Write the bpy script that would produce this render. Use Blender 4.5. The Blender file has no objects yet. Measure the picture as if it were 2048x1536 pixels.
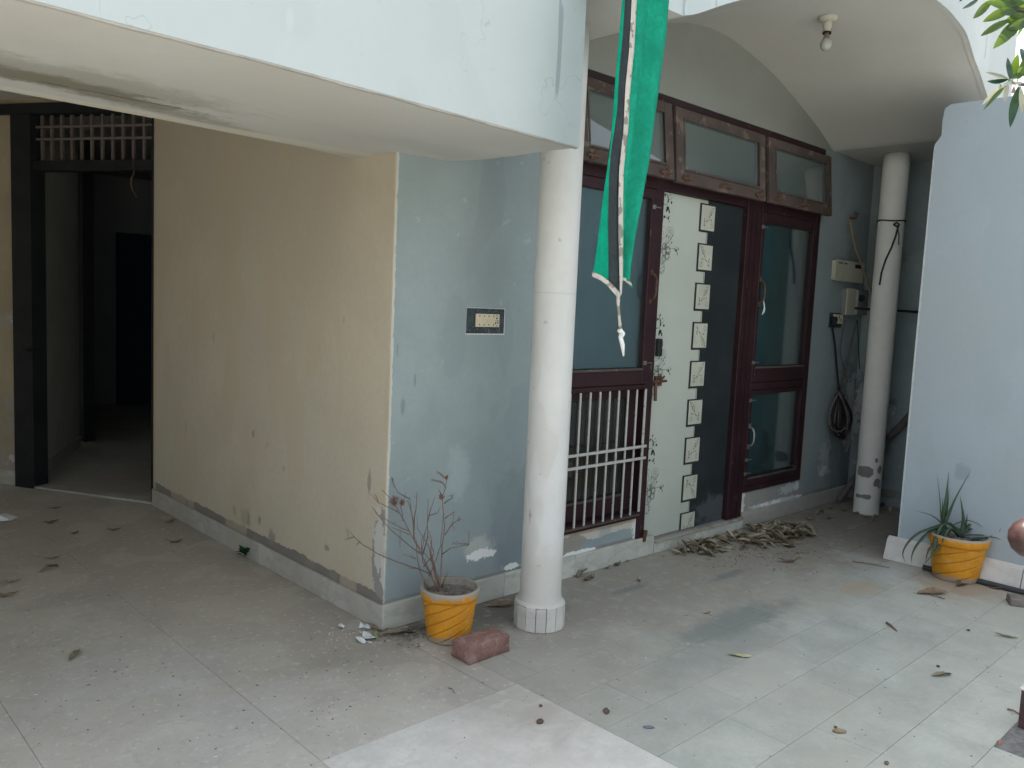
import bpy, bmesh, math, random
from mathutils import Vector, Matrix, noise
random.seed(7)
S = bpy.context.scene
COL = S.collection

# ------------------------------------------------------------------ camera, world, sun, exposure
FPX, CX, CY, CAMH = 1664.0, 1024.0, 768.0, 1.55
O = Vector((0, 0, CAMH))
_vx = Vector((2780-1024, 683-768, FPX)).normalized()
_vy = Vector((-565-1024, 533-768, FPX)).normalized()
_vy = (_vy - _vx*_vx.dot(_vy)).normalized()
_vz = _vx.cross(_vy)
if _vz.y > 0: _vz = -_vz
R = Matrix((_vx, _vy, _vz))          # world = R @ camera(x right, y down, z forward)
cam = bpy.data.cameras.new('camera')
cam.sensor_width = 36.0
cam.lens = 36.0*FPX/2048.0
cam.clip_start = 0.05; cam.clip_end = 500
co = bpy.data.objects.new('camera', cam); COL.objects.link(co)
rt = R @ Vector((1, 0, 0)); up = R @ Vector((0, -1, 0)); bk = R @ Vector((0, 0, -1))
M = Matrix((rt, up, bk)).transposed().to_4x4(); M.translation = O
co.matrix_world = M
S.camera = co
FWD = R @ Vector((0, 0, 1))

SUN_EL = 72.0
w = bpy.data.worlds.new('World'); S.world = w; w.use_nodes = True
nt = w.node_tree
sky = nt.nodes.new('ShaderNodeTexSky'); sky.sky_type = 'NISHITA'; sky.sun_disc = False
sky.sun_elevation = math.radians(SUN_EL); sky.sun_rotation = 0.0
sky.air_density = 1.3; sky.dust_density = 3.0; sky.ozone_density = 1.0
bg = nt.nodes['Background']; bg.inputs['Strength'].default_value = 0.12
hs_ = nt.nodes.new('ShaderNodeHueSaturation'); hs_.inputs['Saturation'].default_value = 0.42   # milky summer haze
nt.links.new(sky.outputs[0], hs_.inputs['Color']); nt.links.new(hs_.outputs[0], bg.inputs[0])
sl = bpy.data.lights.new('sun', 'SUN'); sl.energy = 3.6; sl.angle = math.radians(0.6); sl.color = (1.0, 0.95, 0.88)
so = bpy.data.objects.new('sun', sl); COL.objects.link(so)
so.rotation_euler = (math.radians(-(90-SUN_EL)), 0, 0); so.location = (0, 6, 12)
S.view_settings.view_transform = 'Standard'; S.view_settings.look = 'None'
S.view_settings.gamma = 1.0; S.view_settings.use_curve_mapping = False
S.view_settings.exposure = 1.65
S.render.engine = 'CYCLES'
S.cycles.use_denoising = True
S.cycles.max_bounces = 10; S.cycles.diffuse_bounces = 6; S.cycles.transparent_max_bounces = 10
S.cycles.caustics_reflective = False; S.cycles.caustics_refractive = False

# ------------------------------------------------------------------ pixel -> point on a real plane of the place
def ray(px, py): return R @ Vector((px-CX, py-CY, FPX))
def onax(px, py, ax, v):
    d = ray(px, py); t = (v-O[ax])/d[ax]; return O + d*t
def G(px, py, z=0.0): return onax(px, py, 2, z)
def PX(px, py, x): return onax(px, py, 0, x)
def PY(px, py, y): return onax(px, py, 1, y)
def PD(px, py, depth):
    d = ray(px, py); return O + d*(depth/FPX)

# ------------------------------------------------------------------ materials
def N(nt, t, **kw):
    n = nt.nodes.new(t)
    for k, v in kw.items(): setattr(n, k, v)
    return n
class Mat:
    def __init__(s, name, rough=0.8, spec=0.3):
        m = bpy.data.materials.new(name); m.use_nodes = True
        s.m = m; s.nt = m.node_tree; s.b = s.nt.nodes['Principled BSDF']
        s.b.inputs['Roughness'].default_value = rough
        s.b.inputs['Specular IOR Level'].default_value = spec
        g = N(s.nt, 'ShaderNodeNewGeometry'); s.P = g.outputs['Position']
        s.col = None
    def L(s, a, b): s.nt.links.new(a, b)
    def math(s, op, a, b=None, c=None, clamp=False):
        n = N(s.nt, 'ShaderNodeMath', operation=op, use_clamp=clamp)
        for i, v in enumerate((a, b, c)):
            if v is None: continue
            if isinstance(v, (int, float)): n.inputs[i].default_value = v
            else: s.L(v, n.inputs[i])
        return n.outputs[0]
    def vec(s, op, a, b=None, out=0):
        n = N(s.nt, 'ShaderNodeVectorMath', operation=op)
        for i, v in enumerate((a, b)):
            if v is None: continue
            if isinstance(v, (tuple, list, Vector)): n.inputs[i].default_value = v
            else: s.L(v, n.inputs[i])
        return n.outputs[out]
    def noise(s, scale, detail=5, rough=0.6, stretch=None, off=(0, 0, 0)):
        n = N(s.nt, 'ShaderNodeTexNoise'); n.inputs['Scale'].default_value = scale
        n.inputs['Detail'].default_value = detail; n.inputs['Roughness'].default_value = rough
        v = s.vec('ADD', s.P, off)
        if stretch: v = s.vec('MULTIPLY', v, stretch)
        s.L(v, n.inputs['Vector']); return n.outputs['Fac']
    def ramp(s, f, a, b):
        n = N(s.nt, 'ShaderNodeMapRange'); n.interpolation_type = 'SMOOTHSTEP'
        s.L(f, n.inputs[0]); n.inputs[1].default_value = a; n.inputs[2].default_value = b
        return n.outputs[0]
    def mix(s, fac, a, b, mode='MIX'):
        n = N(s.nt, 'ShaderNodeMix', data_type='RGBA', blend_type=mode)
        for sock, v in ((n.inputs[0], fac), (n.inputs[6], a), (n.inputs[7], b)):
            if isinstance(v, (int, float)): sock.default_value = v
            elif isinstance(v, (tuple, list)): sock.default_value = (*v[:3], 1)
            else: s.L(v, sock)
        return n.outputs[2]
    def base(s, c, var=0.08, scale=2.0, var2=0.05, scale2=25, objvar=0.0, warm=None):
        f = s.ramp(s.noise(scale, 6, 0.6), 0.3, 0.7)
        lo = tuple(x*(1-var) for x in c); hi = tuple(min(1, x*(1+var)) for x in c)
        col = s.mix(f, lo, hi)
        if warm: col = s.mix(s.ramp(s.noise(scale*0.6, 4, 0.6, off=(5, 3, 1)), 0.42, 0.68), col, warm)
        g = s.ramp(s.noise(scale2, 4, 0.7), 0.25, 0.75)
        col = s.mix(s.math('MULTIPLY', g, var2*2), col, tuple(x*0.5 for x in c))
        if objvar:
            oi = N(s.nt, 'ShaderNodeObjectInfo')
            v = s.math('MULTIPLY_ADD', oi.outputs['Random'], 2*objvar, 1-objvar)
            cc = N(s.nt, 'ShaderNodeCombineColor'); [s.L(v, cc.inputs[i]) for i in range(3)]
            col = s.mix(1.0, col, cc.outputs[0], 'MULTIPLY')
        s.col = col; return s
    def patch(s, c, r, colour, amp=0.5, nscale=8, strength=1.0, edge=0.06, off=(0, 0, 0), stretch=None):
        d = s.vec('SUBTRACT', s.P, tuple(c)); d = s.vec('DIVIDE', d, tuple(r))
        l = s.vec('LENGTH', d, out=1)
        n = s.noise(nscale, 6, 0.65, off=off, stretch=stretch)
        v = s.math('MULTIPLY_ADD', s.math('SUBTRACT', n, 0.5), amp*4, l)
        n2 = s.noise(nscale*4.5, 5, 0.7, off=(off[0]+2, off[1]+1, off[2]))
        v = s.math('MULTIPLY_ADD', s.math('SUBTRACT', n2, 0.5), amp*1.8, v)
        m = s.math('MULTIPLY', s.ramp(v, 1+edge, 1-edge), strength)
        s.col = s.mix(m, s.col, colour); return m
    def speck(s, scale, thr, colour, strength=1.0, off=(0, 0, 0), stretch=None):
        f = s.ramp(s.noise(scale, 2, 0.5, off=off, stretch=stretch), thr, thr+0.03)
        s.col = s.mix(s.math('MULTIPLY', f, strength), s.col, colour); return s
    def bump(s, scale=60, strength=0.15, dist=0.004, scale2=None, s2=0.4):
        h = s.noise(scale, 6, 0.7)
        if scale2: h = s.math('MULTIPLY_ADD', s.noise(scale2, 3, 0.5), s2*5, h)
        b = N(s.nt, 'ShaderNodeBump'); b.inputs['Strength'].default_value = strength; b.inputs['Distance'].default_value = dist
        s.L(h, b.inputs['Height']); s.L(b.outputs[0], s.b.inputs['Normal']); return s
    def done(s):
        s.L(s.col, s.b.inputs['Base Color']); return s.m
def simple(name, c, rough=0.7, var=0.08, scale=8, spec=0.3, metal=0.0, bump=0, objvar=0.0, var2=0.05, bs=60):
    m = Mat(name, rough, spec).base(c, var, scale, var2, scale*6, objvar)
    m.b.inputs['Metallic'].default_value = metal
    if bump: m.bump(bs, bump)
    return m.done()

GREY_CEM = (0.23, 0.215, 0.19); PLASTER = (0.62, 0.61, 0.58)
# blue-grey front wall
m = Mat('blue_wall_paint', 0.75, 0.3).base((0.285, 0.34, 0.345), 0.09, 1.4, 0.05, 30)
m.patch((0, 3.1, 0.10), (100, 1, 0.038), GREY_CEM, 0.16, 12, 0.85, 0.15)
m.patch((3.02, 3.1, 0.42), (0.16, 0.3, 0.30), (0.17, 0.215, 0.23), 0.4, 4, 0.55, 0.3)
m.patch((2.62, 3.1, 0.70), (0.07, 0.3, 0.13), (0.37, 0.44, 0.45), 0.45, 9, 0.55, 0.4)
m.patch(PY(958, 1095, 3.1), (0.085, 0.3, 0.055), (0.50, 0.50, 0.47), 0.5, 12, 0.75, 0.35)
m.patch(PY(962, 1108, 3.1), (0.085, 0.3, 0.03), (0.80, 0.80, 0.77), 0.6, 16, 1, 0.05)
m.patch(PY(1022, 1132, 3.1), (0.06, 0.3, 0.016), (0.75, 0.75, 0.72), 0.6, 20, 1, 0.05)
for px, py, a, b in ((806, 815, .012, .04), (830, 760, .006, .03), (795, 700, .004, .03), (800, 1080, .006, .05)):
    m.patch(PY(px, py, 3.1), (a, 0.2, b), (0.16, 0.19, 0.2), 0.5, 30, 0.6, 0.4)
m.patch((2.2, 3.1, 1.2), (0.007, 0.05, 2.0), (0.60, 0.60, 0.55), 0.8, 14, 0.7, 0.2)
# peeled band under the left window
m.patch((3.8, 3.1, 0.235), (0.42, 0.3, 0.042), (0.52, 0.50, 0.45), 0.35, 7, 1, 0.05)
m.patch((3.75, 3.1, 0.245), (0.33, 0.3, 0.014), (0.36, 0.28, 0.17), 0.4, 9, 0.8, 0.2)
m.patch((3.48, 3.1, 0.19), (0.12, 0.3, 0.05), (0.30, 0.27, 0.22), 0.5, 9, 0.9, 0.06)
m.patch((3.58, 3.1, 0.125), (0.16, 0.3, 0.016), (0.76, 0.76, 0.74), 0.6, 12, 1, 0.05)
m.patch((4.09, 3.1, 0.19), (0.05, 0.3, 0.08), (0.70, 0.70, 0.67), 0.6, 18, 0.9, 0.06)
# peeled plaster under the right window and at the far corner
m.patch((5.70, 3.1, 0.17), (0.50, 0.3, 0.085), (0.33, 0.31, 0.275), 0.35, 8, 1, 0.06)
m.patch((5.80, 3.1, 0.125), (0.36, 0.3, 0.016), (0.78, 0.78, 0.75), 0.7, 14, 1, 0.05)
m.patch((6.0, 3.1, 0.20), (0.14, 0.3, 0.04), (0.70, 0.70, 0.66), 0.9, 22, 1, 0.05)
m.patch((5.32, 3.1, 0.18), (0.02, 0.3, 0.09), (0.66, 0.66, 0.62), 0.9, 22, 1, 0.05)
m.patch((6.17, 3.1, 0.50), (0.03, 0.3, 0.26), (0.34, 0.31, 0.27), 0.5, 10, 0.9, 0.06)
m.patch(PY(1635, 950, 3.1), (0.07, 0.3, 0.035), (0.34, 0.31, 0.27), 0.3, 12, 0.9, 0.06)
m.patch(PY(1648, 940, 3.1), (0.10, 0.3, 0.045), (0.60, 0.60, 0.57), 0.9, 16, 0.9, 0.06)
m.patch(PY(1648, 905, 3.1), (0.10, 0.3, 0.09), (0.42, 0.44, 0.44), 0.9, 16, 0.8, 0.1, off=(3, 0, 0))
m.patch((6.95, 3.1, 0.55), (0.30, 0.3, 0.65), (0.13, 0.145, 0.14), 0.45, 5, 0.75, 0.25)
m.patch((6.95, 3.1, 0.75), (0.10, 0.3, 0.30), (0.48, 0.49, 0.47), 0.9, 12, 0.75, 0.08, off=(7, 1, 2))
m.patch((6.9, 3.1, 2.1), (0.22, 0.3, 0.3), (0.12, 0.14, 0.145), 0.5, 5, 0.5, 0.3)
m.speck(11, 0.70, (0.42, 0.46, 0.47), 0.4)
m.speck(3.2, 0.56, (0.25, 0.30, 0.31), 0.45, stretch=(1, 1, .5), off=(2, 2, 8))
m.speck(60, 0.76, (0.20, 0.23, 0.24), 0.5)
m.bump(50, 0.25, 0.003, 4, 0.5); BLUE = m.done()
# beige wall
m = Mat('beige_wall_paint', 0.8, 0.25).base((0.545, 0.49, 0.385), 0.09, 1.2, 0.07, 30, warm=(0.53, 0.49, 0.395))
m.patch((2.2, 0, 0.12), (1, 100, 0.045), (0.21, 0.19, 0.17), 0.30, 7, 0.95, 0.06)
m.patch(PX(764, 1110, 2.2), (0.3, 0.075, 0.22), (0.30, 0.295, 0.27), 0.22, 9, 1, 0.04)
m.patch(PX(760, 1085, 2.2), (0.3, 0.045, 0.14), (0.56, 0.56, 0.53), 0.50, 14, 0.9, 0.06)
m.patch(PX(770, 1150, 2.2), (0.3, 0.035, 0.09), (0.60, 0.60, 0.57), 0.50, 14, 0.9, 0.06)
for px, py, a, b in ((492, 1035, .05, .06), (545, 1075, .03, .06), (520, 1040, .015, .03), (620, 1128, .04, .03), (470, 1022, .02, .04), (668, 1150, .03, .03), (740, 965, .012, .07), (508, 868, .015, .03), (655, 1095, .02, .02)):
    m.patch(PX(px, py, 2.2), (0.3, a*1.2, b*0.8), (0.25, 0.235, 0.205), 0.5, 22, 0.75, 0.3)
m.patch((2.196, 3.1, 1.2), (0.05, 0.012, 2.0), (0.66, 0.62, 0.52), 0.7, 14, 0.6, 0.2)
m.patch((2.2, 5.93, 1.2), (0.05, 0.03, 2.0), (0.52, 0.44, 0.31), 0.3, 14, 0.8, 0.1)
m.patch((2.2, 4.2, 2.6), (0.3, 1.3, 0.75), (0.48, 0.42, 0.33), 0.3, 3, 0.6, 0.4)
m.speck(9, 0.73, (0.30, 0.27, 0.22), 0.5, stretch=(1, 1, 0.4))
m.speck(2.6, 0.55, (0.51, 0.44, 0.325), 0.5, stretch=(1, 1, .4), off=(2, 2, 8))
m.speck(55, 0.76, (0.28, 0.25, 0.2), 0.5)
m.bump(45, 0.25, 0.003, 3, 0.5); BEIGE = m.done()
# beige wall left of the doorway, badly flaking
m = Mat('flaking_beige_paint', 0.85, 0.2).base((0.40, 0.34, 0.235), 0.1, 2.0, 0.06, 30)
for px, py, a, b in ((8, 640, .10, .06), (15, 850, .12, .28), (5, 930, .2, .12), (25, 760, .05, .2)):
    c = PD(px, py, 6.1)
    m.patch(c, (a*2, a*2, b), (0.36, 0.34, 0.30), 0.7, 7, 0.95, 0.06)
    m.patch(c, (a, a, b*.6), (0.62, 0.60, 0.56), 0.9, 12, 0.8, 0.06, off=(3, 1, 0))
m.bump(45, 0.3, 0.004, 6, 0.6); FLAKE = m.done()
# white fascia
m = Mat('white_fascia_paint', 0.7, 0.3).base((0.50, 0.56, 0.56), 0.05, 0.9, 0.02, 20, warm=(0.49, 0.53, 0.53))
m.speck(16, 0.71, (0.28, 0.32, 0.34), 0.7, stretch=(1, 1, 0.10))
m.speck(2.0, 0.54, (0.455, 0.505, 0.505), 0.5, stretch=(1, 1, .6))
m.speck(40, 0.72, (0.40, 0.44, 0.45), 0.5)
m.speck(6, 0.70, (0.54, 0.58, 0.59), 0.5, stretch=(1, 1, 0.3), off=(4, 4, 4))
# hair cracks
v = m.noise(2.2, 4, 0.55, off=(1, 2, 3)); c_ = m.math('ABSOLUTE', m.math('SUBTRACT', v, 0.5))
ck = m.math('MULTIPLY', m.ramp(c_, 0.0035, 0.0008), m.ramp(m.noise(1.3, 2, 0.5, off=(9, 2, 5)), 0.50, 0.60))
m.col = m.mix(m.math('MULTIPLY', ck, 0.6), m.col, (0.36, 0.40, 0.42))
m.bump(35, 0.2, 0.003, 3, 0.5); FASCIA = m.done()
# soffits
m = Mat('soffit_paint', 0.85, 0.2).base((0.50, 0.505, 0.485), 0.06, 1.1, 0.03, 24, warm=(0.49, 0.48, 0.45))
for px, py, a, b, s_ in ((40, 150, .22, .085, .95), (150, 172, .26, .075, .95), (250, 200, .24, .06, .85), (340, 225, .22, .05, .6), (430, 248, .2, .04, .4), (120, 150, .5, .14, .45), (660, 300, .2, .06, .15)):
    m.patch(G(px, py, 2.188), (a, b, .3), (0.20, 0.19, 0.15), 0.50, 9, s_, 0.5, stretch=(1, 1.7, 1))
m.patch(G(250, 222, 2.188), (.12, .012, .3), (0.45, 0.33, 0.16), 0.5, 20, 0.8, 0.3)
m.patch(G(250, 196, 2.188), (.30, .010, .3), (0.09, 0.09, 0.08), 0.7, 14, 0.7, 0.3)
m.patch(G(880, 300, 2.188), (.45, .12, .3), (0.40, 0.41, 0.40), 0.5, 6, 0.5, 0.5)
m.patch((0, 3.30, 2.188), (100, .05, .1), (0.60, 0.575, 0.48), 0.2, 6, 0.6, 0.3)
m.bump(40, 0.2, 0.003, 3, 0.4); SOFFIT = m.done()
m = Mat('gable_paint', 0.85, 0.2).base((0.265, 0.275, 0.25), 0.06, 1.0, 0.03, 24); m.bump(40, 0.2, 0.003, 3, 0.4); GABLE = m.done()
m = Mat('pale_blue_wall_paint', 0.75, 0.25).base((0.36, 0.43, 0.475), 0.05, 1.2, 0.04, 26, warm=(0.36, 0.41, 0.44))
m.patch(PX(1925, 945, 5.5), (.3, .04, .05), (0.25, 0.30, 0.33), 0.5, 18, 0.6, 0.3)
m.patch((5.5, 2.07, 1.4), (.05, .012, 2.0), (0.60, 0.62, 0.60), 0.5, 18, 0.6, 0.2)
m.speck(14, 0.73, (0.28, 0.33, 0.36), 0.4)
m.speck(2.4, 0.54, (0.335, 0.40, 0.43), 0.6, stretch=(1, 1, .5), off=(2, 2, 8))
m.speck(60, 0.75, (0.25, 0.30, 0.33), 0.5)
m.bump(70, 0.35, 0.002, 5, 0.3); PALE = m.done()
m = Mat('white_column_paint', 0.65, 0.3).base((0.62, 0.625, 0.605), 0.05, 3, 0.03, 30)
m.patch((2.86, 2.7, .22), (1, 1, .16), (0.50, 0.475, 0.42), 0.4, 8, 0.6, 0.5)
m.speck(17, 0.70, (0.40, 0.385, 0.35), 0.6)
m.patch(PD(1059, 1035, 3.92), (.0045, .012, .055), (0.12, 0.11, 0.10), 0.5, 20, 0.9, 0.2)
m.patch(PD(1056, 1010, 3.92), (.004, .012, .09), (0.30, 0.29, 0.27), 0.5, 20, 0.9, 0.2)
m.speck(30, 0.77, (0.45, 0.43, 0.39), 0.4)
m.speck(5, 0.60, (0.54, 0.53, 0.49), 0.5, stretch=(1, 1, .35))
vv = m.vec('MULTIPLY', m.P, (0, 0, 1)); d_ = m.vec('SUBTRACT', vv, (0, 0, 1.60)); l_ = m.vec('LENGTH', d_, out=1)
m.col = m.mix(m.math('MULTIPLY', m.ramp(l_, 0.004, 0.001), .35), m.col, (0.4, 0.39, 0.36))
m.bump(50, 0.2, 0.003, 6, 0.4); COLP = m.done()
m = Mat('chipped_column_paint', 0.65, 0.3).base((0.74, 0.735, 0.69), 0.05, 3, 0.03, 30)
for px, py, a, b in ((1724, 945, .012, .045), (1738, 945, .02, .045), (1760, 940, .022, .03), (1757, 967, .028, .035), (1742, 996, .014, .02), (1748, 920, .010, .02), (1726, 930, .008, .02), (1735, 1010, .01, .01), (1765, 975, .01, .015)):
    m.patch(PD(px, py, 6.55), (a, .15, b), (0.20, 0.195, 0.18), 0.3, 22, 0.95, 0.08)
m.speck(34, 0.74, (0.30, 0.29, 0.27), 0.5)
m.bump(50, 0.2, 0.003, 6, 0.4); COLP2 = m.done()
# marble skirting
def marble(name, c, vein, objvar=.1, dirt=None, dust=0.35):
    m = Mat(name, 0.45, 0.4).base(c, 0.10, 5, 0.04, 40, objvar)
    v = m.noise(4.0, 5, 0.6, off=(2, 7, 1), stretch=(1, 1, 1.8)); c_ = m.math('ABSOLUTE', m.math('SUBTRACT', v, 0.5))
    m.col = m.mix(m.math('MULTIPLY', m.ramp(c_, 0.06, 0.0), 0.55), m.col, vein)
    m.col = m.mix(m.math('MULTIPLY', m.ramp(m.noise(3, 5, 0.7, off=(8, 8, 8)), 0.40, 0.65), dust), m.col, dirt or (0.33, 0.30, 0.26))
    m.bump(30, 0.1, 0.003); return m.done()
SKIRT = marble('dusty_green_marble', (0.52, 0.53, 0.47), (0.36, 0.39, 0.34), dirt=(.42, .385, .33))
SKIRT_D = marble('dusty_grey_marble', (0.45, 0.44, 0.40), (0.34, 0.34, 0.31), dust=.4, dirt=(.38, .35, .30))
WMARBLE = marble('white_skirting_marble', (0.62, 0.61, 0.57), (0.48, 0.47, 0.44), dust=.3, dirt=(.45, .43, .38))
# floors
def floormat(name, c, objvar, warm, dust, rough=0.6, streak=None, bump=.15, dsc=1.0):
    m = Mat(name, rough, 0.35).base(c, 0.13, 4.5, 0.10, 45, objvar)
    m.col = m.mix(m.math('MULTIPLY', m.ramp(m.noise(1.1, 6, 0.65, off=(3, 3, 3)), 0.35, 0.65), dust), m.col, warm)
    # brown grit that the rain has washed up against the house
    m.patch((4.6, 3.2, 0), (2.8, 1.05, 1), (0.30, 0.262, 0.205), 0.30, 2.2, 0.75*dsc, 0.35)
    m.patch((6.6, 2.9, 0), (1.6, 1.2, 1), (0.24, 0.215, 0.175), 0.30, 2.2, 0.8*dsc, 0.3)
    m.patch((2.02, 3.05, 0), (0.30, .34, 1), (0.27, 0.265, 0.22), 0.45, 6, 0.5, 0.5)
    m.patch((2.15, 4.4, 0), (0.16, 1.7, 1), (0.25, 0.225, 0.185), 0.35, 6, 0.5, 0.5)
    m.patch((2.62, 2.95, 0), (0.5, .18, 1), (0.14, 0.125, 0.10), 0.45, 7, 0.85, 0.4)
    m.patch((2.45, 2.4, 0), (0.55, .5, 1), (0.31, 0.285, 0.24), 0.4, 3, 0.5, 0.5)
    if streak: m.col = m.mix(m.math('MULTIPLY', m.ramp(m.noise(5, 6, 0.7, stretch=streak), 0.45, 0.72), 0.35), m.col, (0.52, 0.49, 0.44))
    m.speck(55, 0.735, (0.14, 0.13, 0.12), 0.7)
    m.speck(70, 0.755, (0.66, 0.65, 0.62), 0.8, off=(5, 5, 5))
    m.bump(40, bump, 0.004, 9, 0.3); return m
m = floormat('green_kota_stone', (0.425, 0.445, 0.40), 0.055, (0.435, 0.425, 0.365), .6)
m.speck(9, .60, (.385, .40, .36), .4, stretch=(1.6, 1, 1))
m.speck(22, .63, (.48, .485, .44), .3)
m.patch((3.65, 2.12, 0), (.45, .10, 1), (0.20, 0.225, 0.205), 0.6, 5, 0.75, 0.5)
m.patch((3.30, 1.98, 0), (.5, .12, 1), (0.24, 0.262, 0.24), 0.6, 5, 0.5, 0.5)
m.patch((4.25, 2.55, 0), (.18, .03, 1), (0.19, 0.21, 0.21), 0.6, 8, 0.7, 0.5)
m.patch((3.6, 2.75, 0), (.15, .03, 1), (0.19, 0.21, 0.21), 0.6, 8, 0.6, 0.5)
m.patch(G(1720, 1175), (.14, .09, 1), (0.42, 0.34, 0.22), 0.4, 8, 0.55, 0.5)
m.patch(G(1925, 1168), (.30, .22, 1), (0.32, 0.245, 0.16), 0.4, 6, 0.7, 0.5)
KOTA = m.done()
m = floormat('old_beige_stone', (0.555, 0.545, 0.49), 0.015, (0.50, 0.465, 0.395), .7, bump=.45)
m.patch((1.15, 3.3, 0), (.30, .28, 1), (0.47, 0.47, 0.45), 0.5, 3.5, 0.5, 0.5)
m.patch((1.35, 2.75, 0), (.22, .2, 1), (0.48, 0.475, 0.45), 0.5, 5, 0.5, 0.5)
m.patch((1.9, 2.95, 0), (.16, .10, 1), (0.22, 0.22, 0.185), 0.4, 6, 0.6, 0.4)
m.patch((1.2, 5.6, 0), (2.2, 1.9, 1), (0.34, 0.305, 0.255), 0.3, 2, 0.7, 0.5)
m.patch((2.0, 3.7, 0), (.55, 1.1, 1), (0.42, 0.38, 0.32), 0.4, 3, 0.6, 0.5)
m.speck(2.2, .52, (.50, .475, .40), .45, off=(1, 6, 0))
m.speck(26, .60, (.40, .375, .32), .35)
m.speck(32, .62, (.66, .65, .60), .35, off=(4, 4, 0))
BEIGEFL = m.done()
m = floormat('white_floor_marble', (0.66, 0.655, 0.60), 0.02, (0.63, 0.60, 0.535), .5, streak=(3, .8, 1), dsc=0)
m.speck(12, .58, (.58, .55, .49), .5, stretch=(1, 2, 1))
m.patch(G(1080, 1425), (.10, .05, 1), (0.42, 0.36, 0.29), 0.4, 8, 0.6, 0.5)
m.patch(G(1085, 1418), (.16, .07, 1), (0.46, 0.44, 0.40), 0.4, 8, 0.4, 0.5)
MARBFL = m.done()
PAVER = Mat('rough_grey_paver', 0.9, .2).base((0.22, 0.22, 0.22), .3, 25, .15, 80).bump(45, 1.0, .012).done()
MORTAR = Mat('floor_mortar', .95, .2).base((0.36, 0.35, 0.31), .20, 5, .1, 40); MORTAR.speck(2.6, .52, (.23, .22, .19), .8); MORTAR.bump(40, .4); MORTAR = MORTAR.done()
YARD = simple('sunlit_concrete', (0.40, 0.37, 0.32), .9, .12, .8, bump=.2)
# wood, metal, glass
MAROON = Mat('maroon_gloss_paint', 0.55, 0.25).base((0.030, 0.012, 0.015), .25, 4, .10, 40)
MAROON.speck(30, 0.70, (0.12, 0.08, 0.07), .6, stretch=(1, 1, .4)); MAROON.bump(50, .15); MAROON = MAROON.done()
SASH = Mat('dusty_brown_wood', 0.75, 0.2).base((0.092, 0.070, 0.062), .2, 5, .10, 40); SASH.speck(14, .62, (.22, .17, .13), .5); SASH.bump(50, .2); SASH = SASH.done()
DARKW = simple('dark_door_wood', (0.012, 0.015, 0.016), .7, .3, 5)
WHITEM = Mat('weathered_white_metal', 0.5, .5).base((0.47, 0.47, 0.44), .1, 9, .05, 50); WHITEM.speck(60, .66, (.10, .07, .05), .85); WHITEM = WHITEM.done()
BROWNBAR = simple('brown_grille_metal', (0.16, 0.13, 0.12), .6)
RUST = simple('rusty_iron', (0.13, 0.075, 0.05), .75, .35, 30, metal=.3)
STEEL = simple('worn_steel', (0.35, 0.34, 0.33), .35, .1, 20, metal=.8)
BLACKP = simple('black_cable', (0.018, 0.019, 0.021), .5)
GREYCAB = simple('dusty_cable', (0.12, 0.105, 0.095), .7, .3, 20)
TANCAB = simple('tan_cord', (0.30, 0.20, 0.11), .8)
m = Mat('orange_pot_paint', 0.6, 0.35).base((0.62, 0.27, 0.018), .12, 10, .08, 60)
m.speck(9, .60, (0.50, 0.36, 0.20), .6)
POTMATS = m
def potmat(name, z0, rim_h, c, dusty):
    m = Mat(name, 0.6, 0.35).base((0.62, 0.265, 0.016), .12, 10, .08, 60)
    m.speck(26, .63, (0.46, 0.34, 0.20), .5)
    m.patch((c[0], c[1], z0+.01), (1, 1, .022), (0.30, 0.255, 0.20), .6, 12, .85, .3)
    sx = N(m.nt, 'ShaderNodeSeparateXYZ'); m.L(m.P, sx.inputs[0])
    v = m.math('MULTIPLY_ADD', m.math('SUBTRACT', m.noise(14, 5, .6), .5), dusty, sx.outputs[2])
    m.col = m.mix(m.ramp(v, rim_h-.004, rim_h+.006), m.col, (0.33, 0.30, 0.25))
    m.bump(60, .3, .003, 10, .3); return m.done()
SOIL = simple('dry_soil', (0.17, 0.15, 0.125), .95, .3, 20, bump=.8)
BRICK = Mat('red_brick_clay', .9, .15).base((0.27, 0.155, 0.13), .12, 12, .12, 60); BRICK.speck(28, .55, (.34, .27, .235), .45); BRICK.speck(60, .66, (.12, .07, .06), .5); BRICK.bump(45, .7, .006, 12, .4); BRICK = BRICK.done()
TWIG = simple('dead_twig', (0.19, 0.125, 0.095), .85, .25, 20)
BUD = simple('dried_flower_head', (0.24, 0.09, 0.055), .9, .3, 40)
def leafmat(name, c, t, gloss=.45, var=.2):
    m = Mat(name, gloss, .5).base(c, var, 30, .08, 60, .15)
    m.done(); tr = N(m.nt, 'ShaderNodeBsdfTranslucent'); tr.inputs[0].default_value = (*t, 1)
    mx = N(m.nt, 'ShaderNodeMixShader'); mx.inputs[0].default_value = .4
    out = m.nt.nodes['Material Output']
    m.L(m.b.outputs[0], mx.inputs[1]); m.L(tr.outputs[0], mx.inputs[2]); m.L(mx.outputs[0], out.inputs[0]); return m.m
ALOE = leafmat('aloe_leaf_skin', (0.085, 0.14, 0.085), (0.05, .10, .03), .5)
WEED = leafmat('weed_leaf', (0.025, 0.10, 0.035), (0.03, .10, .02), .5)
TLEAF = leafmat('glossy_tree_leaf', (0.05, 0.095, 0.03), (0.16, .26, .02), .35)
TLEAFW = leafmat('sun_glare_tree_leaf', (0.42, 0.43, 0.36), (0.3, .32, .2), .4)  # whitish sun glare put into the leaf colour
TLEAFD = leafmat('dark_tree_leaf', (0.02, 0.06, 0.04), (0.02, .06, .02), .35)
DRY = [simple('dry_leaf_%s' % n, c, .8, .25, 40, objvar=.25) for n, c in (('olive', (.215, .19, .125)), ('brown', (.185, .135, .088)), ('straw', (.40, .35, .24)))]
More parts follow.
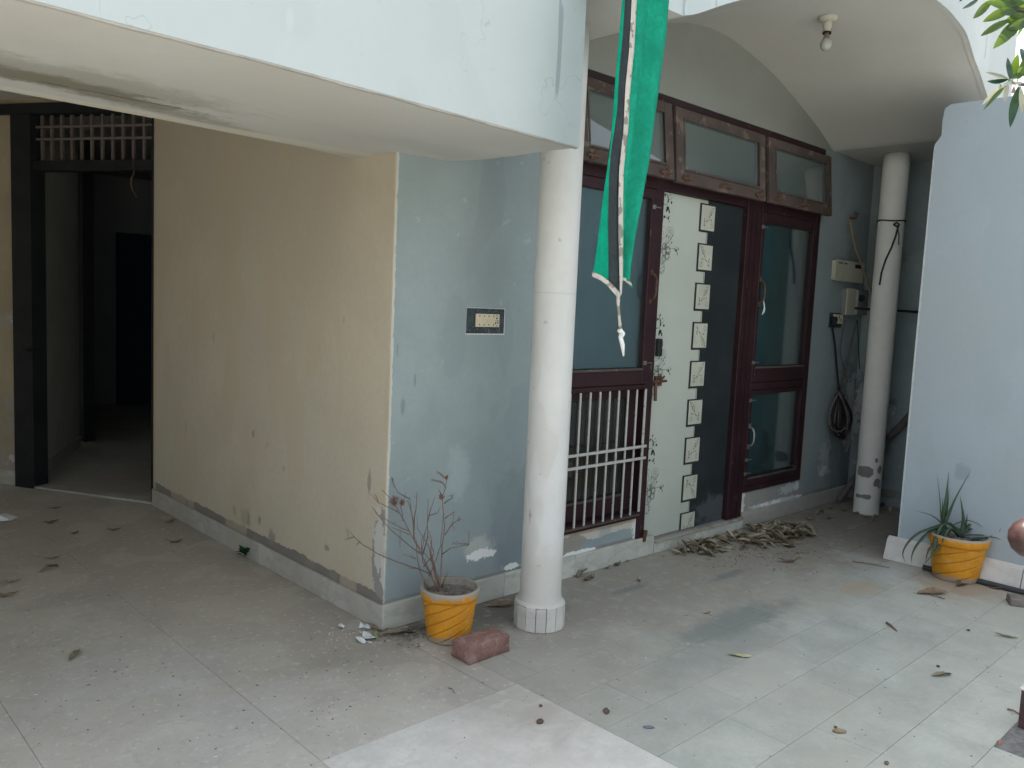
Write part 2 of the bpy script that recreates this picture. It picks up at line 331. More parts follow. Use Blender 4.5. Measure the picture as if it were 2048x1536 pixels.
YLEAF = simple('yellowed_leaf', (.50, .50, .26), .6, .15, 40)
BARK = simple('tree_bark', (.16, .13, .10), .9, .3, 12, bump=.6)
PEACH = simple('painted_iron', (0.065, 0.032, 0.03), .36, .35, 30, spec=.6, bump=.15)
PLASTIC = simple('white_plastic_scrap', (0.72, 0.75, 0.76), .5, .1, 20)
PAINTFL = simple('white_paint_flake', (0.66, 0.65, 0.62), .8, .1, 30)
CREAM = Mat('cream_enamel', .5, .4).base((0.47, 0.46, 0.36), .06, 8, .06, 60); CREAM.speck(22, .68, (.25, .24, .19), .5); CREAM = CREAM.done()
SWITCHC = simple('yellowed_switch_plastic', (0.66, 0.58, 0.42), .5, .05, 20)
GRANITE = Mat('dark_granite', .45, .4).base((0.035, 0.05, 0.058), .5, 30, .3, 90); GRANITE.speck(110, .60, (.13, .16, .17), .7); GRANITE = GRANITE.done()
WCER = simple('white_ceramic', (0.46, 0.44, 0.37), .5, .05, 20)
BULBG = simple('frosted_bulb_glass', (0.40, 0.40, 0.36), .25, .04, 20, spec=.6)
BULBB = simple('brass_cap', (0.32, 0.24, 0.17), .45, metal=.5)
INK = simple('black_ink', (0.025, 0.028, 0.03), .5)
m = Mat('cream_laminate', .4, .4).base((0.47, 0.505, 0.44), .04, 2, .03, 60); m.speck(40, .72, (.34, .36, .32), .5); LAMW = m.done()
m = Mat('dark_laminate', .6, .15).base((0.024, 0.031, 0.034), .2, 3, .08, 60); m.patch((5.0, 3.15, .17), (.22, .2, .10), (.10, .115, .12), .8, 14, .6, .4); LAMD = m.done()
LAMSQ = simple('printed_square_laminate', (0.50, 0.51, 0.42), .4)
m = Mat('interior_paint', .9, .1).base((0.34, 0.37, 0.37), .08, 1.5); INTER = m.done()
m = Mat('teal_curtain_cloth', .85, .2)  .base((0.09, 0.36, 0.40), .22, 3, .08, 40); TEAL = m.done()
m = Mat('pale_teal_curtain_cloth', .85, .2).base((0.22, 0.38, 0.38), .15, 3, .08, 40)
m.patch((5.72, 3.17, .50), (.09, .3, .10), (.03, .07, .08), .9, 14, .85, .1); m.patch((5.70, 3.17, .62), (.03, .3, .05), (.03, .07, .08), .9, 14, .85, .1); TEAL2 = m.done()
def glass(name, tint, spec_mix=1.0, haze=(.1, .12, .12), hz=.12):
    m = bpy.data.materials.new(name); m.use_nodes = True; t = m.node_tree; t.nodes.clear()
    out = N(t, 'ShaderNodeOutputMaterial'); tr = N(t, 'ShaderNodeBsdfTransparent'); tr.inputs[0].default_value = (*tint, 1)
    gl = N(t, 'ShaderNodeBsdfGlossy'); gl.inputs['Roughness'].default_value = .015; gl.inputs[0].default_value = (1, 1, 1, 1)
    df = N(t, 'ShaderNodeBsdfDiffuse'); df.inputs[0].default_value = (*haze, 1)
    m0 = N(t, 'ShaderNodeMixShader'); m0.inputs[0].default_value = hz
    t.links.new(tr.outputs[0], m0.inputs[1]); t.links.new(df.outputs[0], m0.inputs[2])
    fr = N(t, 'ShaderNodeFresnel'); fr.inputs[0].default_value = 1.5
    mm = N(t, 'ShaderNodeMath', operation='MULTIPLY'); mm.inputs[1].default_value = spec_mix; mm.use_clamp = True
    t.links.new(fr.outputs[0], mm.inputs[0])
    mx = N(t, 'ShaderNodeMixShader'); t.links.new(mm.outputs[0], mx.inputs[0])
    t.links.new(m0.outputs[0], mx.inputs[1]); t.links.new(gl.outputs[0], mx.inputs[2]); t.links.new(mx.outputs[0], out.inputs[0]); return m
GLASS = glass('window_glass', (.80, .90, .92), .9, (.25, .33, .34), .05)
GLASSD = glass('dark_dusty_glass', (.12, .13, .13), .8, (.06, .062, .055), .5)
GLASST = glass('dusty_transom_glass', (.35, .45, .47), 1.6, (.20, .25, .24), .5)
# flag cloth
def cloth(name, c, t=.25, sc=220, bumps=.5):
    m = Mat(name, .9, .15).base(c, .18, 14, .30, 70); m.bump(sc, bumps, .002); m.done()
    tr = N(m.nt, 'ShaderNodeBsdfTranslucent'); tr.inputs[0].default_value = (*[min(1, x*1.2) for x in c], 1)
    mx = N(m.nt, 'ShaderNodeMixShader'); mx.inputs[0].default_value = t; out = m.nt.nodes['Material Output']
    m.L(m.b.outputs[0], mx.inputs[1]); m.L(tr.outputs[0], mx.inputs[2]); m.L(mx.outputs[0], out.inputs[0]); return m.m
FGREEN = cloth('green_flag_cloth', (0.02, 0.42, 0.275), .35); FGREEN2 = cloth('bright_green_flag_cloth', (0.005, 0.42, 0.26), .3)
FBLACK = cloth('black_flag_cloth', (0.045, 0.055, 0.062), .1)
m = Mat('dirty_white_braid', .9, .1).base((0.52, 0.49, 0.44), .1, 20, .1, 120); m.speck(26, .52, (.16, .145, .12), .75); m.bump(200, .5, .002); BRAID = m.done()
WTIE = simple('white_tie_cloth', (.75, .76, .76), .8)

# ------------------------------------------------------------------ mesh helpers
def tag(o, label=None, cat=None, group=None, kind=None):
    if label: o['label'] = label
    if cat: o['category'] = cat
    if group: o['group'] = group
    if kind: o['kind'] = kind
    return o
def empty(name, loc, label=None, cat=None, group=None, kind=None, rz=0):
    o = bpy.data.objects.new(name, None); COL.objects.link(o); o.location = loc; o.rotation_euler = (0, 0, rz)
    o.empty_display_size = .1
    return tag(o, label, cat, group, kind)
def link(name, me, mats, parent=None, smooth=False):
    o = bpy.data.objects.new(name, me); COL.objects.link(o)
    if mats is not None and not me.materials:
        for mm in (mats if isinstance(mats, (list, tuple)) else [mats]): me.materials.append(mm)
    if smooth:
        for p in me.polygons: p.use_smooth = True
    if parent:
        o.parent = parent
        T = Matrix.LocRotScale(parent.location, parent.rotation_euler, parent.scale)
        if parent.parent:
            T = parent.parent.matrix_basis @ parent.matrix_parent_inverse @ T
        o.matrix_parent_inverse = T.inverted()
    return o
class MB:
    def __init__(s): s.v = []; s.f = []; s.mi = []
    def add(s, vs, fs, mi=0):
        n = len(s.v); s.v += [tuple(x) for x in vs]; s.f += [tuple(i+n for i in f) for f in fs]; s.mi += [mi]*len(fs); return s
    def box(s, a, b, mi=0, M=None):
        x0, y0, z0 = a; x1, y1, z1 = b
        vs = [Vector(p) for p in ((x0, y0, z0), (x1, y0, z0), (x1, y1, z0), (x0, y1, z0), (x0, y0, z1), (x1, y0, z1), (x1, y1, z1), (x0, y1, z1))]
        if M: vs = [M @ v for v in vs]
        return s.add(vs, [(0, 3, 2, 1), (4, 5, 6, 7), (0, 1, 5, 4), (1, 2, 6, 5), (2, 3, 7, 6), (3, 0, 4, 7)], mi)
    def tube(s, pts, r, seg=8, mi=0, caps=True, flat=1.0):
        pts = [Vector(p) for p in pts]; rs = r if isinstance(r, (list, tuple)) else [r]*len(pts)
        vs = []; prev = None
        for i, p in enumerate(pts):
            t = (pts[min(i+1, len(pts)-1)]-pts[max(i-1, 0)]); t = t.normalized() if t.length > 1e-9 else Vector((0, 0, 1))
            if prev is None:
                a = t.cross(Vector((0, 0, 1)));  a = a if a.length > .05 else t.cross(Vector((1, 0, 0)))
            else: a = prev - t*prev.dot(t)
            a.normalize(); prev = a; b = t.cross(a)
            for k in range(seg):
                an = 2*math.pi*k/seg; vs.append(p + (a*math.cos(an) + b*math.sin(an)*flat)*rs[i])
        fs = [(i*seg+k, i*seg+(k+1) % seg, (i+1)*seg+(k+1) % seg, (i+1)*seg+k) for i in range(len(pts)-1) for k in range(seg)]
        if caps: fs += [tuple(reversed(range(seg))), tuple(range((len(pts)-1)*seg, len(pts)*seg))]
        return s.add(vs, fs, mi)
    def prism(s, poly, z0, z1, mi=0):
        n = len(poly); vs = [(p[0], p[1], z0) for p in poly] + [(p[0], p[1], z1) for p in poly]
        return s.add(vs, [tuple(reversed(range(n))), tuple(range(n, 2*n))] + [(i, (i+1) % n, n+(i+1) % n, n+i) for i in range(n)], mi)
    def lathe(s, prof, c, seg=32, mi=0, fn=None, cap0=False, cap1=False):
        vs = []
        for r, z in prof:
            for k in range(seg):
                a = 2*math.pi*k/seg; rr = fn(r, z, a) if fn else r
                vs.append((c[0]+rr*math.cos(a), c[1]+rr*math.sin(a), c[2]+z))
        m = len(prof)
        fs = [(i*seg+k, i*seg+(k+1) % seg, (i+1)*seg+(k+1) % seg, (i+1)*seg+k) for i in range(m-1) for k in range(seg)]
        if cap0: fs.append(tuple(reversed(range(seg))))
        if cap1: fs.append(tuple(range((m-1)*seg, m*seg)))
        return s.add(vs, fs, mi)
    def mesh(s, name, bevel=0, fix=True, sub=1):
        me = bpy.data.meshes.new(name); me.from_pydata(s.v, [], s.f)
        me.polygons.foreach_set('material_index', s.mi); me.update()
        if bevel or fix:
            bm = bmesh.new(); bm.from_mesh(me)
            if bevel: bmesh.ops.bevel(bm, geom=list(bm.edges), offset=bevel, segments=sub, affect='EDGES', profile=.5)
            bmesh.ops.recalc_face_normals(bm, faces=bm.faces); bm.to_mesh(me); bm.free()
        return me
    def obj(s, name, mat, parent=None, bevel=0, smooth=False, fix=True, sub=1):
        return link(name, s.mesh(name, bevel, fix, sub), mat, parent, smooth)
def box(name, a, b, mat, parent=None, bevel=0.0, M=None):
    return MB().box(a, b, 0, M).obj(name, mat, parent, bevel)
def walled(name, xs, zs, holes, y0, y1, mat, parent, M=None, arch=None):
    """a wall slab on an x-z grid with some cells left out as openings"""
    nx, nz = len(xs)-1, len(zs)-1; solid = lambda i, j: 0 <= i < nx and 0 <= j < nz and (i, j) not in holes
    b = MB()
    for i in range(nx):
        for j in range(nz):
            if not solid(i, j): continue
            x0, x1, z0, z1 = xs[i], xs[i+1], zs[j], zs[j+1]
            q = []
            q.append([(x0, y0, z0), (x1, y0, z0), (x1, y0, z1), (x0, y0, z1)]); q.append([(x1, y1, z0), (x0, y1, z0), (x0, y1, z1), (x1, y1, z1)])
            if not solid(i-1, j): q.append([(x0, y1, z0), (x0, y0, z0), (x0, y0, z1), (x0, y1, z1)])
            if not solid(i+1, j): q.append([(x1, y0, z0), (x1, y1, z0), (x1, y1, z1), (x1, y0, z1)])
            if not solid(i, j-1): q.append([(x0, y0, z0), (x0, y1, z0), (x1, y1, z0), (x1, y0, z0)])
            if not solid(i, j+1): q.append([(x0, y0, z1), (x1, y0, z1), (x1, y1, z1), (x0, y1, z1)])
            for f in q:
                if M: f = [M @ Vector(p) for p in f]
                b.add(f, [(0, 1, 2, 3)])
    me = b.mesh(name, fix=False); bm = bmesh.new(); bm.from_mesh(me); bmesh.ops.remove_doubles(bm, verts=bm.verts, dist=1e-5); bm.to_mesh(me); bm.free()
    return link(name, me, mat, parent)

# ================================================================== SETTING: ground and floor
YW = 3.10            # plane of the front wall
tag(MB().prism([(-40, -40), (40, -40), (40, 40), (-40, 40)], -.5, -.030).obj('ground', YARD), kind='structure')
floor = empty('floor', (0, 0, 0), kind='structure')
MB().prism([(-3, -1.2), (7.2, -1.2), (7.2, 12), (-3, 12)], -.028, -.0022).obj('mortar_bed', MORTAR, floor)
tag(MB().prism([(-12, -9), (12, -9), (12, -1.21), (-12, -1.21)], -.028, -.004).obj('courtyard', YARD), kind='structure')
_tiles = {}
def tile(x0, x1, y0, y1, mat, name='tile', g=.0009, dz=0, th=.012, bv=.001):
    lx, ly = round(x1-x0-2*g, 3), round(y1-y0-2*g, 3); k = (lx, ly, mat.name)
    if k not in _tiles:
        _tiles[k] = MB().box((-lx/2, -ly/2, -th), (lx/2, ly/2, 0)).mesh('tile', bv); _tiles[k].materials.append(mat)
    o = link(name, _tiles[k], None, floor); o.location = ((x0+x1)/2, (y0+y1)/2, dz + random.uniform(-.0004, .0004))
    o.rotation_euler = (random.uniform(-.001, .001), random.uniform(-.001, .001), 0); return o
yb = [.606, .853, 1.10, 1.347, 1.603, 1.847, 2.085, 2.33, 2.577, 2.824, 3.09]
offs = [3.345, 3.32, 2.955, 2.752, 2.92, 2.60, 2.95, 2.45, 2.72, 2.38]
for r in range(-6, 10):
    if r < 0: y0, y1 = .606+.247*r, .606+.247*(r+1)
    else: y0, y1 = yb[r], yb[r+1]
    x = (offs[r] if r >= 0 else 2.5+random.random()*.5); 
    while x > 2.312+.1: x -= .585
    xs = [2.312]; x += .585
    while x < 7.0: xs.append(x); x += .585
    xs.append(7.02)
    if r == 0: xs = [2.312, 2.76, 3.35, 3.94, 4.525, 5.11, 5.70, 6.28, 7.02]
    for i in range(len(xs)-1):
        if xs[i+1]-xs[i] < .02: continue
        if r == 0 and i == 2: 
            o = tile(xs[i], xs[i+1], y0, y1, PAVER, dz=.004, bv=.004); continue
        tile(xs[i], xs[i+1], y0, y1, KOTA)
tile(2.203, 2.312, 2.308, 3.09, BEIGEFL)
ys = [2.308, 3.38, 4.45, 5.52, 6.6, 7.7, 8.8, 9.9]; xs = [-2.6, -1.7, -.85, -.02, .70, 1.402, 2.2]
for j in range(len(ys)-1):
    for i in range(len(xs)-1): tile(xs[i], xs[i+1], ys[j], ys[j+1], BEIGEFL)
for j, (a, b) in enumerate(((-.9, .15), (.15, 1.22), (1.22, 2.308))):
    tile(1.402, 2.312, a, b, MARBFL)
    for i in range(5): tile(xs[i], xs[i+1], a, b, BEIGEFL)
# floor inside the dark hall
MB().prism([(2.2, 5.7), (2.2, 6.02), (1.62, 7.02), (.5, 9.0), (.5, 11.2), (7, 11.2), (7, 5.7)], -.006, .012).obj('hall_floor', BEIGEFL, floor)

# ================================================================== HOUSE
house = empty('house', (4.5, 3.1, 0), 'pale blue and beige painted house front with a white arched porch roof', 'house')
H = house
# front wall with openings for the glazed front
xs = [2.2, 3.22, 4.135, 5.29, 6.14, 7.10]; zs = [0, .085, .255, 2.81, 4.0]
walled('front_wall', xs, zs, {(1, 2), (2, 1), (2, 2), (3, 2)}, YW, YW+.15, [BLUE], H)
# thin gable skin (different paint) 3 mm proud of the wall under the vault
prof = [(3.05, 2.812), (3.14, 2.842), (3.33, 2.93), (3.527, 3.01), (3.9, 3.15), (4.257, 3.262), (4.5, 3.295), (4.70, 3.295), (4.864, 3.278), (5.1, 3.235), (5.333, 3.181), (5.55, 3.112), (5.769, 3.034), (6.05, 2.925), (6.266, 2.815)]
def smooth_prof(p, n=4):
    out = []
    for i in range(len(p)-1):
        p0 = p[max(i-1, 0)]; p1 = p[i]; p2 = p[i+1]; p3 = p[min(i+2, len(p)-1)]
        for k in range(n):
            t = k/n
            out.append(tuple(.5*((2*p1[a])+(-p0[a]+p2[a])*t+(2*p0[a]-5*p1[a]+4*p2[a]-p3[a])*t*t+(-p0[a]+3*p1[a]-3*p2[a]+p3[a])*t**3) for a in (0, 1)))
    out.append(p[-1]); return out
sp = smooth_prof(prof)
poly = [(x, z) for x, z in sp]
b = MB(); pts = [(3.05, YW-.004, 2.812)] + [(x, YW-.004, z+.01) for x, z in sp] + [(6.27, YW-.004, 2.812)]
b.add(pts, [tuple(range(len(pts)))]); b.obj('gable', GABLE, H)
# vault, flat soffits and arched fascia
YF = [(2.50, 2.25), (3.05, 2.232), (3.5, 2.20), (4.0, 2.08), (4.5, 1.95), (4.8, 1.885), (5.0, 1.862), (5.2, 1.856), (5.565, 1.896), (5.92, 1.925), (6.266, 1.94), (6.42, 1.94)]
def yf(x):
    for (a, ya), (c, yc) in zip(YF, YF[1:]):
        if x <= c: t = max(0, (x-a)/(c-a)); t = t*t*(3-2*t)*.5+t*.5; return ya+(yc-ya)*t
    return YF[-1][1]
under = [(2.50, 2.812), (2.8, 2.812)] + sp + [(6.42, 2.815)]
b = MB(); n = len(under)
for k in range(7):
    for x, z in under:
        y = yf(x)+.02+(YW-.001-yf(x)-.02)*k/6; b.v.append((x, y, z))
for k in range(6):
    for i in range(n-1): b.f.append((k*n+i, k*n+i+1, (k+1)*n+i+1, (k+1)*n+i)); b.mi.append(0)
me = b.mesh('porch_ceiling', fix=False); o = link('porch_ceiling', me, SOFFIT, H)
bm = bmesh.new(); bm.from_mesh(me); [setattr(f, 'smooth', abs(f.normal.z) < .9999) for f in bm.faces]; bm.to_mesh(me); bm.free()
def fascia(name, pts, top, d0, d1, hang, mat):
    b = MB(); n = len(pts)
    for x, z in pts:
        y = yf(x)
        t = top(x, z)
        b.v += [(x, y-d0, z-hang), (x, y-d0, t), (x, y+d1, t), (x, y+d1, z-hang)]
    for i in range(n-1):
        for k in range(4): b.f.append((i*4+k, i*4+(k+1) % 4, i*4+4+(k+1) % 4, i*4+4+k)); b.mi.append(0)
    b.f += [(0, 3, 2, 1), ((n-1)*4, (n-1)*4+1, (n-1)*4+2, (n-1)*4+3)]; b.mi += [0, 0]
    o = b.obj(name, [mat, SOFFIT], H)
    for p in o.data.polygons:
        if p.normal.z < -.35: p.material_index = 1
    return o
dens = []
for (x0, z0), (x1, z1) in zip(under, under[1:]):
    for k in range(3): dens.append((x0+(x1-x0)*k/3, z0+(z1-z0)*k/3))
dens.append(under[-1])
fascia('arch_fascia', dens, lambda x, z: 5.0, 0, .022, .004, FASCIA)  # unseen upper part raised to keep the floor in shade
fascia('arch_band', [p for p in dens if 3.05 <= p[0] <= 6.30], lambda x, z: z+.13, .010, -.001, .004, FASCIA)
# canopy on the left
can = [(-.3, 2.20), (.542, 2.213), (1.174, 2.237), (2.56, 2.348), (2.545, 2.517), (2.552, 2.72), (2.54, 2.90), (2.505, 3.03), (2.47, 3.099), (2.197, 3.099), (2.197, 3.45), (2.10, 3.42), (1.9, 3.38), (1.267, 3.332), (.715, 3.325), (-.3, 3.325)]
b = MB().prism(can, 2.188, 5.0); me = b.mesh('canopy')  # unseen height and left end set for shade and bounce light
o = link('canopy', me, [FASCIA, SOFFIT], H)
for p in me.polygons:
    if p.normal.z < -.5: p.material_index = 1
# drip lip under the front edge of the canopy
b = MB(); L_ = [(-.3, 2.20), (.542, 2.213), (1.174, 2.237), (2.56, 2.348)]
pl_ = []
for i_ in range(len(L_)-1):
    for k in range(24):
        t = k/24; pl_.append((L_[i_][0]+(L_[i_+1][0]-L_[i_][0])*t, L_[i_][1]+(L_[i_+1][1]-L_[i_][1])*t))
pl_.append((2.555, 2.3475)); vs = []
for x, y in pl_:
    j = .0025*noise.noise(Vector((x*9, 0, 2))); h_ = .005+.003*noise.noise(Vector((x*6, 5, 2)))
    vs += [(x, y+.001+j*.3, 2.1875-h_), (x, y+.001+j*.3, 2.1875), (x, y+.018+j, 2.1875), (x, y+.018+j, 2.1875-h_)]
n_ = len(pl_)
b.add(vs, [(i*4+k, i*4+(k+1) % 4, i*4+4+(k+1) % 4, i*4+4+k) for i in range(n_-1) for k in range(4)]+[(0, 3, 2, 1), (4*n_-4, 4*n_-3, 4*n_-2, 4*n_-1)])
b.obj('drip_lip', simple('grimy_lip', (.40, .385, .35), .85, .12, 12, bump=.3), H)
# beige side wall and passage
box('side_wall', (2.196, YW+.002, 0), (2.349, 5.95, 2.9), BEIGE, H)
box('passage_light_screen', (-1.75, 3.33, 0), (-1.6, 10.2, 2.86), BEIGE, H)  # unseen wall added to keep side light out of the passage
box('passage_ceiling', (-1.75, 3.33, 2.86), (2.199, 11, 2.95), SOFFIT, H)
# side wall of the recess on the far right, flat roof over it
box('recess_wall', (7.021, 2.066, 0), (7.17, YW-.001, 2.815), BLUE, H)
box('recess_roof', (6.425, 1.965, 2.816), (7.17, YW-.001, 2.93), SOFFIT, H)
box('roof_light_block', (-.9, 3.33, 4.001), (6.42, 11.2, 4.12), SOFFIT, H)  # unseen slab added to block sunlight above the rooms
MB().prism([(3.6, 2.25), (4.5, 1.98), (5.0, 1.88), (5.6, 1.92), (6.42, 1.96), (6.42, 2.255), (3.6, 2.255)], 4.001, 4.1).obj('roof_edge_light_block', FASCIA, H)  # unseen slab added to block light above the vault
# rooms behind
box('room_back_wall', (2.35, 5.75, 0), (7.1, 5.9, 2.9), INTER, H)
box('room_side_wall', (7.0, 3.251, 0), (7.1, 5.749, 2.9), INTER, H)
box('room_ceiling', (2.35, 3.251, 2.9), (7.1, 11.3, 3.0), INTER, H)
box('hall_leak_cover', (2.2, 5.951, 2.86), (2.349, 11.2, 2.95), SOFFIT, H)  # strip added to stop light leaking into the hall
box('room_floor', (2.35, 3.251, 0), (7.0, 5.749, .085), BEIGEFL, H)
box('hall_back_wall', (-.5, 11.2, 0), (7.1, 11.3, 2.9), INTER, H)
box('hall_side_wall', (7.0, 5.901, 0), (7.1, 11.199, 2.9), INTER, H)
dA = Vector((1.673, 6.908, 0)); dd = Vector((.495, -.869, 0)).normalized(); dn = Vector((.869, .495, 0)).normalized()
def DM():   # local x along the diagonal wall, y inward, z up
    m_ = Matrix((dd, dn, Vector((0, 0, 1)))).transposed().to_4x4(); m_.translation = dA; return m_
D = DM()
walled('doorway_wall', [-4.6, -.152, 1.105, 1.13], [0, 2.82, 2.9], {(1, 0)}, 0, .14, FLAKE, H, D)
# hall left wall, far doors
hp = [Vector((1.755, 7.12, 0)), Vector((2.44, 8.47, 0))]; hd = (hp[1]-hp[0]).normalized(); hn = Vector((-hd.y, hd.x, 0))
def quadwall(name, p, q, t, z0, z1, mat, par):
    d = (q-p).normalized(); nn = Vector((-d.y, d.x, 0))*t
    return MB().prism([p, q, q+nn, p+nn], z0, z1).obj(name, mat, par)
quadwall('hall_wall', hp[0], hp[1], .12, 0, 2.89, simple('pale_hall_paint', (.46, .46, .40), .9, .08, 3), H)
quadwall('hall_skirting', hp[0]-hn*.012, hp[1]-hn*.012, .011, .013, .10, SKIRT_D, H)
quadwall('hall_partition', Vector((2.62, 8.62, 0)), Vector((2.62, 11.19, 0)), .1, 0, 2.89, DARKW, H)
quadwall('far_door_frame', Vector((3.0, 11.1, 0)), Vector((3.27, 11.1, 0)), .09, 0, 2.2, DARKW, H)
quadwall('far_door', Vector((3.66, 11.1, 0)), Vector((4.9, 11.1, 0)), .09, 0, 2.2, simple('dark_blue_door', (.03, .05, .10), .7), H)
# door frame of the dark doorway
df = link('doorway_frame', None or MB().box((-.15, -.035, 0), (.03, .10, 2.74), 0, D).box((1.062, -.012, 0), (1.10, .10, 2.74), 0, D)
          .box((.031, -.01, 2.345), (1.061, .09, 2.415), 0, D).box((-4.5, -.03, 2.741), (1.10, .10, 2.815), 0, D).mesh('doorway_frame', .003), DARKW, H)
dh = MB().box((.03, -.05, 1.02), (.05, -.01, 1.06), 0, D).tube([D @ Vector((.0, -.035, 1.04)), D @ Vector((0, -.075, 1.04)), D @ Vector((.05, -.075, 1.04))], .01).obj('latch', DARKW, df)
gx = [(x/6.02) for x in (370, 515, 630, 750, 872, 990, 1112, 1238, 1363, 1487, 1612, 1742)]
def d_s(px, py, off=0.0):
    r = ray(px, py); A = dA + dn*off; t = (A-O).dot(dn)/r.dot(dn); q = O+r*t; return (q-A).dot(dd), q.z
for i, px in enumerate(gx):
    s_, _ = d_s(px, 290, .04)
    box('grille_bar', (s_-.009, .03, 2.416), (s_+.009, .048, 2.74), BROWNBAR, df, M=D)
for py in (254, 279):
    _, z_ = d_s(180, py-2, .02)
    box('grille_rail', (.02, .018, z_-.008), (1.055, .0295, z_+.008), BROWNBAR, df, M=D)
tag(MB().tube([D @ Vector((d_s(px_, py_, -.05)[0], -.05, d_s(px_, py_, -.05)[1])) for px_, py_ in ((266, 322), (268, 345), (262, 360), (264, 378), (274, 396))], [.003, .003, .008, .005, .002], 5).obj('string', simple('dark_reddish_string', (.10, .055, .05), .9)), 'frayed bit of string hanging below the grille over the dark doorway', 'string')
# threshold of the doorway and plinth under the flaking wall
box('doorway_threshold', (-.15, -.03, .0), (1.10, .10, .016), SKIRT_D, H, .004, M=D)
for k in range(4):
    box('skirting_tile', (-4.5+1.0875*k, -.022, .001), (-4.5+1.0875*(k+1)-.004, -.001, .11), SKIRT_D, H, .003, M=D)

# skirting tiles, front and side
fx = [2.182, 2.95, 3.505, 4.195]
def skirt_front(x0, x1, mat=SKIRT, z1=.122):
    box('skirting_tile', (x0+.001, YW-.022, .001), (x1-.001, YW-.001, z1+random.uniform(-.002, .002)), mat, H, .002)
for a, b_ in zip(fx, fx[1:]): skirt_front(a, b_)
skirt_front(4.195, 4.247)
for a, b_ in ((5.30, 5.58), (5.58, 6.17), (6.17, 6.76), (6.76, 7.018)): skirt_front(a, b_, SKIRT_D, .115)
for a, b_ in ((3.079, 3.476), (3.476, 4.29), (4.29, 5.106), (5.106, 5.93)):
    box('skirting_tile', (2.178, a+.001, .001), (2.195, b_-.001, .118+random.uniform(-.002, .002)), SKIRT_D, H, .002)
b = MB().box((3.2, 0, 0), (3.3, .01, .01))
# door step: riser tiles and tread
for a, b_ in ((4.249, 4.70), (4.70, 5.298)):
    box('step_riser', (a+.001, YW-.026, .001), (b_-.001, YW-.004, .068), SKIRT, H, .002)
box('step_tread', (4.249, YW-.036, .069), (5.298, YW+.13, .084), BEIGEFL, H, .003)

# ---------------- glazed front: frame
FY0, FY1 = YW-.012, YW+.085
b = MB()
def fb(x0, x1, z0, z1, y0=FY0, y1=FY1): b.box((x0, y0, z0), (x1, y1, z1))
fb(3.222, 3.275, .257, 2.808); fb(4.075, 4.150, .10, 2.742); fb(5.10, 5.29, .086, 2.742); fb(6.075, 6.138, .257, 2.742)
fb(3.276, 6.138, 2.743, 2.808); fb(3.276, 4.074, 2.255, 2.345); fb(4.151, 5.099, 2.262, 2.345, YW-.006); fb(5.291, 6.074, 2.255, 2.345)
fb(3.276, 4.074, 1.058, 1.09); fb(3.276, 4.074, .257, .30, YW-.02)
fb(5.291, 6.074, .257, .30, YW-.015); fb(5.291, 6.074, 1.00, 1.055)
frame = b.obj('door_frame', MAROON, H, .004)
b = MB(); b.box((5.150, YW-.018, .086), (5.158, YW-.0125, 2.26)); b.box((5.215, YW-.018, .086), (5.225, YW-.0125, 2.26)); b.obj('frame_bead', MAROON, frame)
# --------------- left window: sash, pane, grille
def window(x0, x1, z0, z1, st, rb, rt_, y, name='window', mat=MAROON, glassmat=GLASS):
    b = MB(); b.box((x0, y-.02, z0), (x0+st, y+.02, z1)); b.box((x1-st, y-.02, z0), (x1, y+.02, z1))
    b.box((x0+st+.0005, y-.02, z0), (x1-st-.0005, y+.02, z0+rb)); b.box((x0+st+.0005, y-.02, z1-rt_), (x1-st-.0005, y+.02, z1))
    s_ = b.obj(name, mat, H, .004)
    b = MB(); c = .010
    b.box((x0+st, y-.026, z0+rb), (x1-st, y-.0205, z0+rb+.014))
    bead = b.obj('sill_bead', SASH, s_)
    box('pane', (x0+st-.003, y+.002, z0+rb-.003), (x1-st+.003, y+.006, z1-rt_+.003), glassmat, s_)
    return s_
lw = window(3.277, 4.073, 1.092, 2.253, .05, .085, .06, YW+.0)
rw1 = window(5.293, 6.073, 1.057, 2.253, .035, .10, .07, YW+.005)
rw2 = window(5.293, 6.073, .302, .998, .035, .05, .03, YW+.005)
lwb = window(3.277, 4.073, .302, 1.056, .09, .10, .05, YW+.060, glassmat=GLASSD)
def handle(parent, x, z0, z1, y, mat=RUST, out=.04, r=.007):
    pts = [(x, y, z0), (x, y-out*.7, z0+.012), (x, y-out, z0+.035), (x, y-out*1.05, (z0+z1)/2), (x, y-out, z1-.035), (x, y-out*.7, z1-.012), (x, y, z1)]
    b = MB().tube(pts, r); b.box((x-.012, y-.004, z0-.022), (x+.012, y-.0005, z0+.012)); b.box((x-.012, y-.004, z1-.012), (x+.012, y-.0005, z1+.022)); return b.obj('handle', mat, parent, smooth=False)
handle(lw, 4.055, 1.60, 1.76, YW-.021); handle(rw1, 5.312, 1.62, 1.78, YW-.016); handle(rw2, 5.312, .60, .74, YW-.016, STEEL)
b = MB(); b.tube([(5.318, YW-.05, 1.64), (5.325, YW-.055, 1.59), (5.312, YW-.05, 1.54)], .003); b.tube([(5.322, YW-.05, 1.63), (5.335, YW-.055, 1.58), (5.33, YW-.05, 1.55)], .003)
b.obj('key_string', WTIE, rw1)
for par, x, z in ((rw1, 5.31, 1.20), (rw2, 5.31, .93), (rw2, 5.31, .50), (rw2, 5.31, .40), (rw1, 5.31, 2.15), (lw, 4.06, 1.22), (lw, 4.06, 2.15)):
    MB().tube([(x-.02, YW-.022, z), (x+.05, YW-.022, z)], .004).box((x-.03, YW-.022, z-.012), (x, YW-.0165, z+.012)).obj('hinge', STEEL, par)
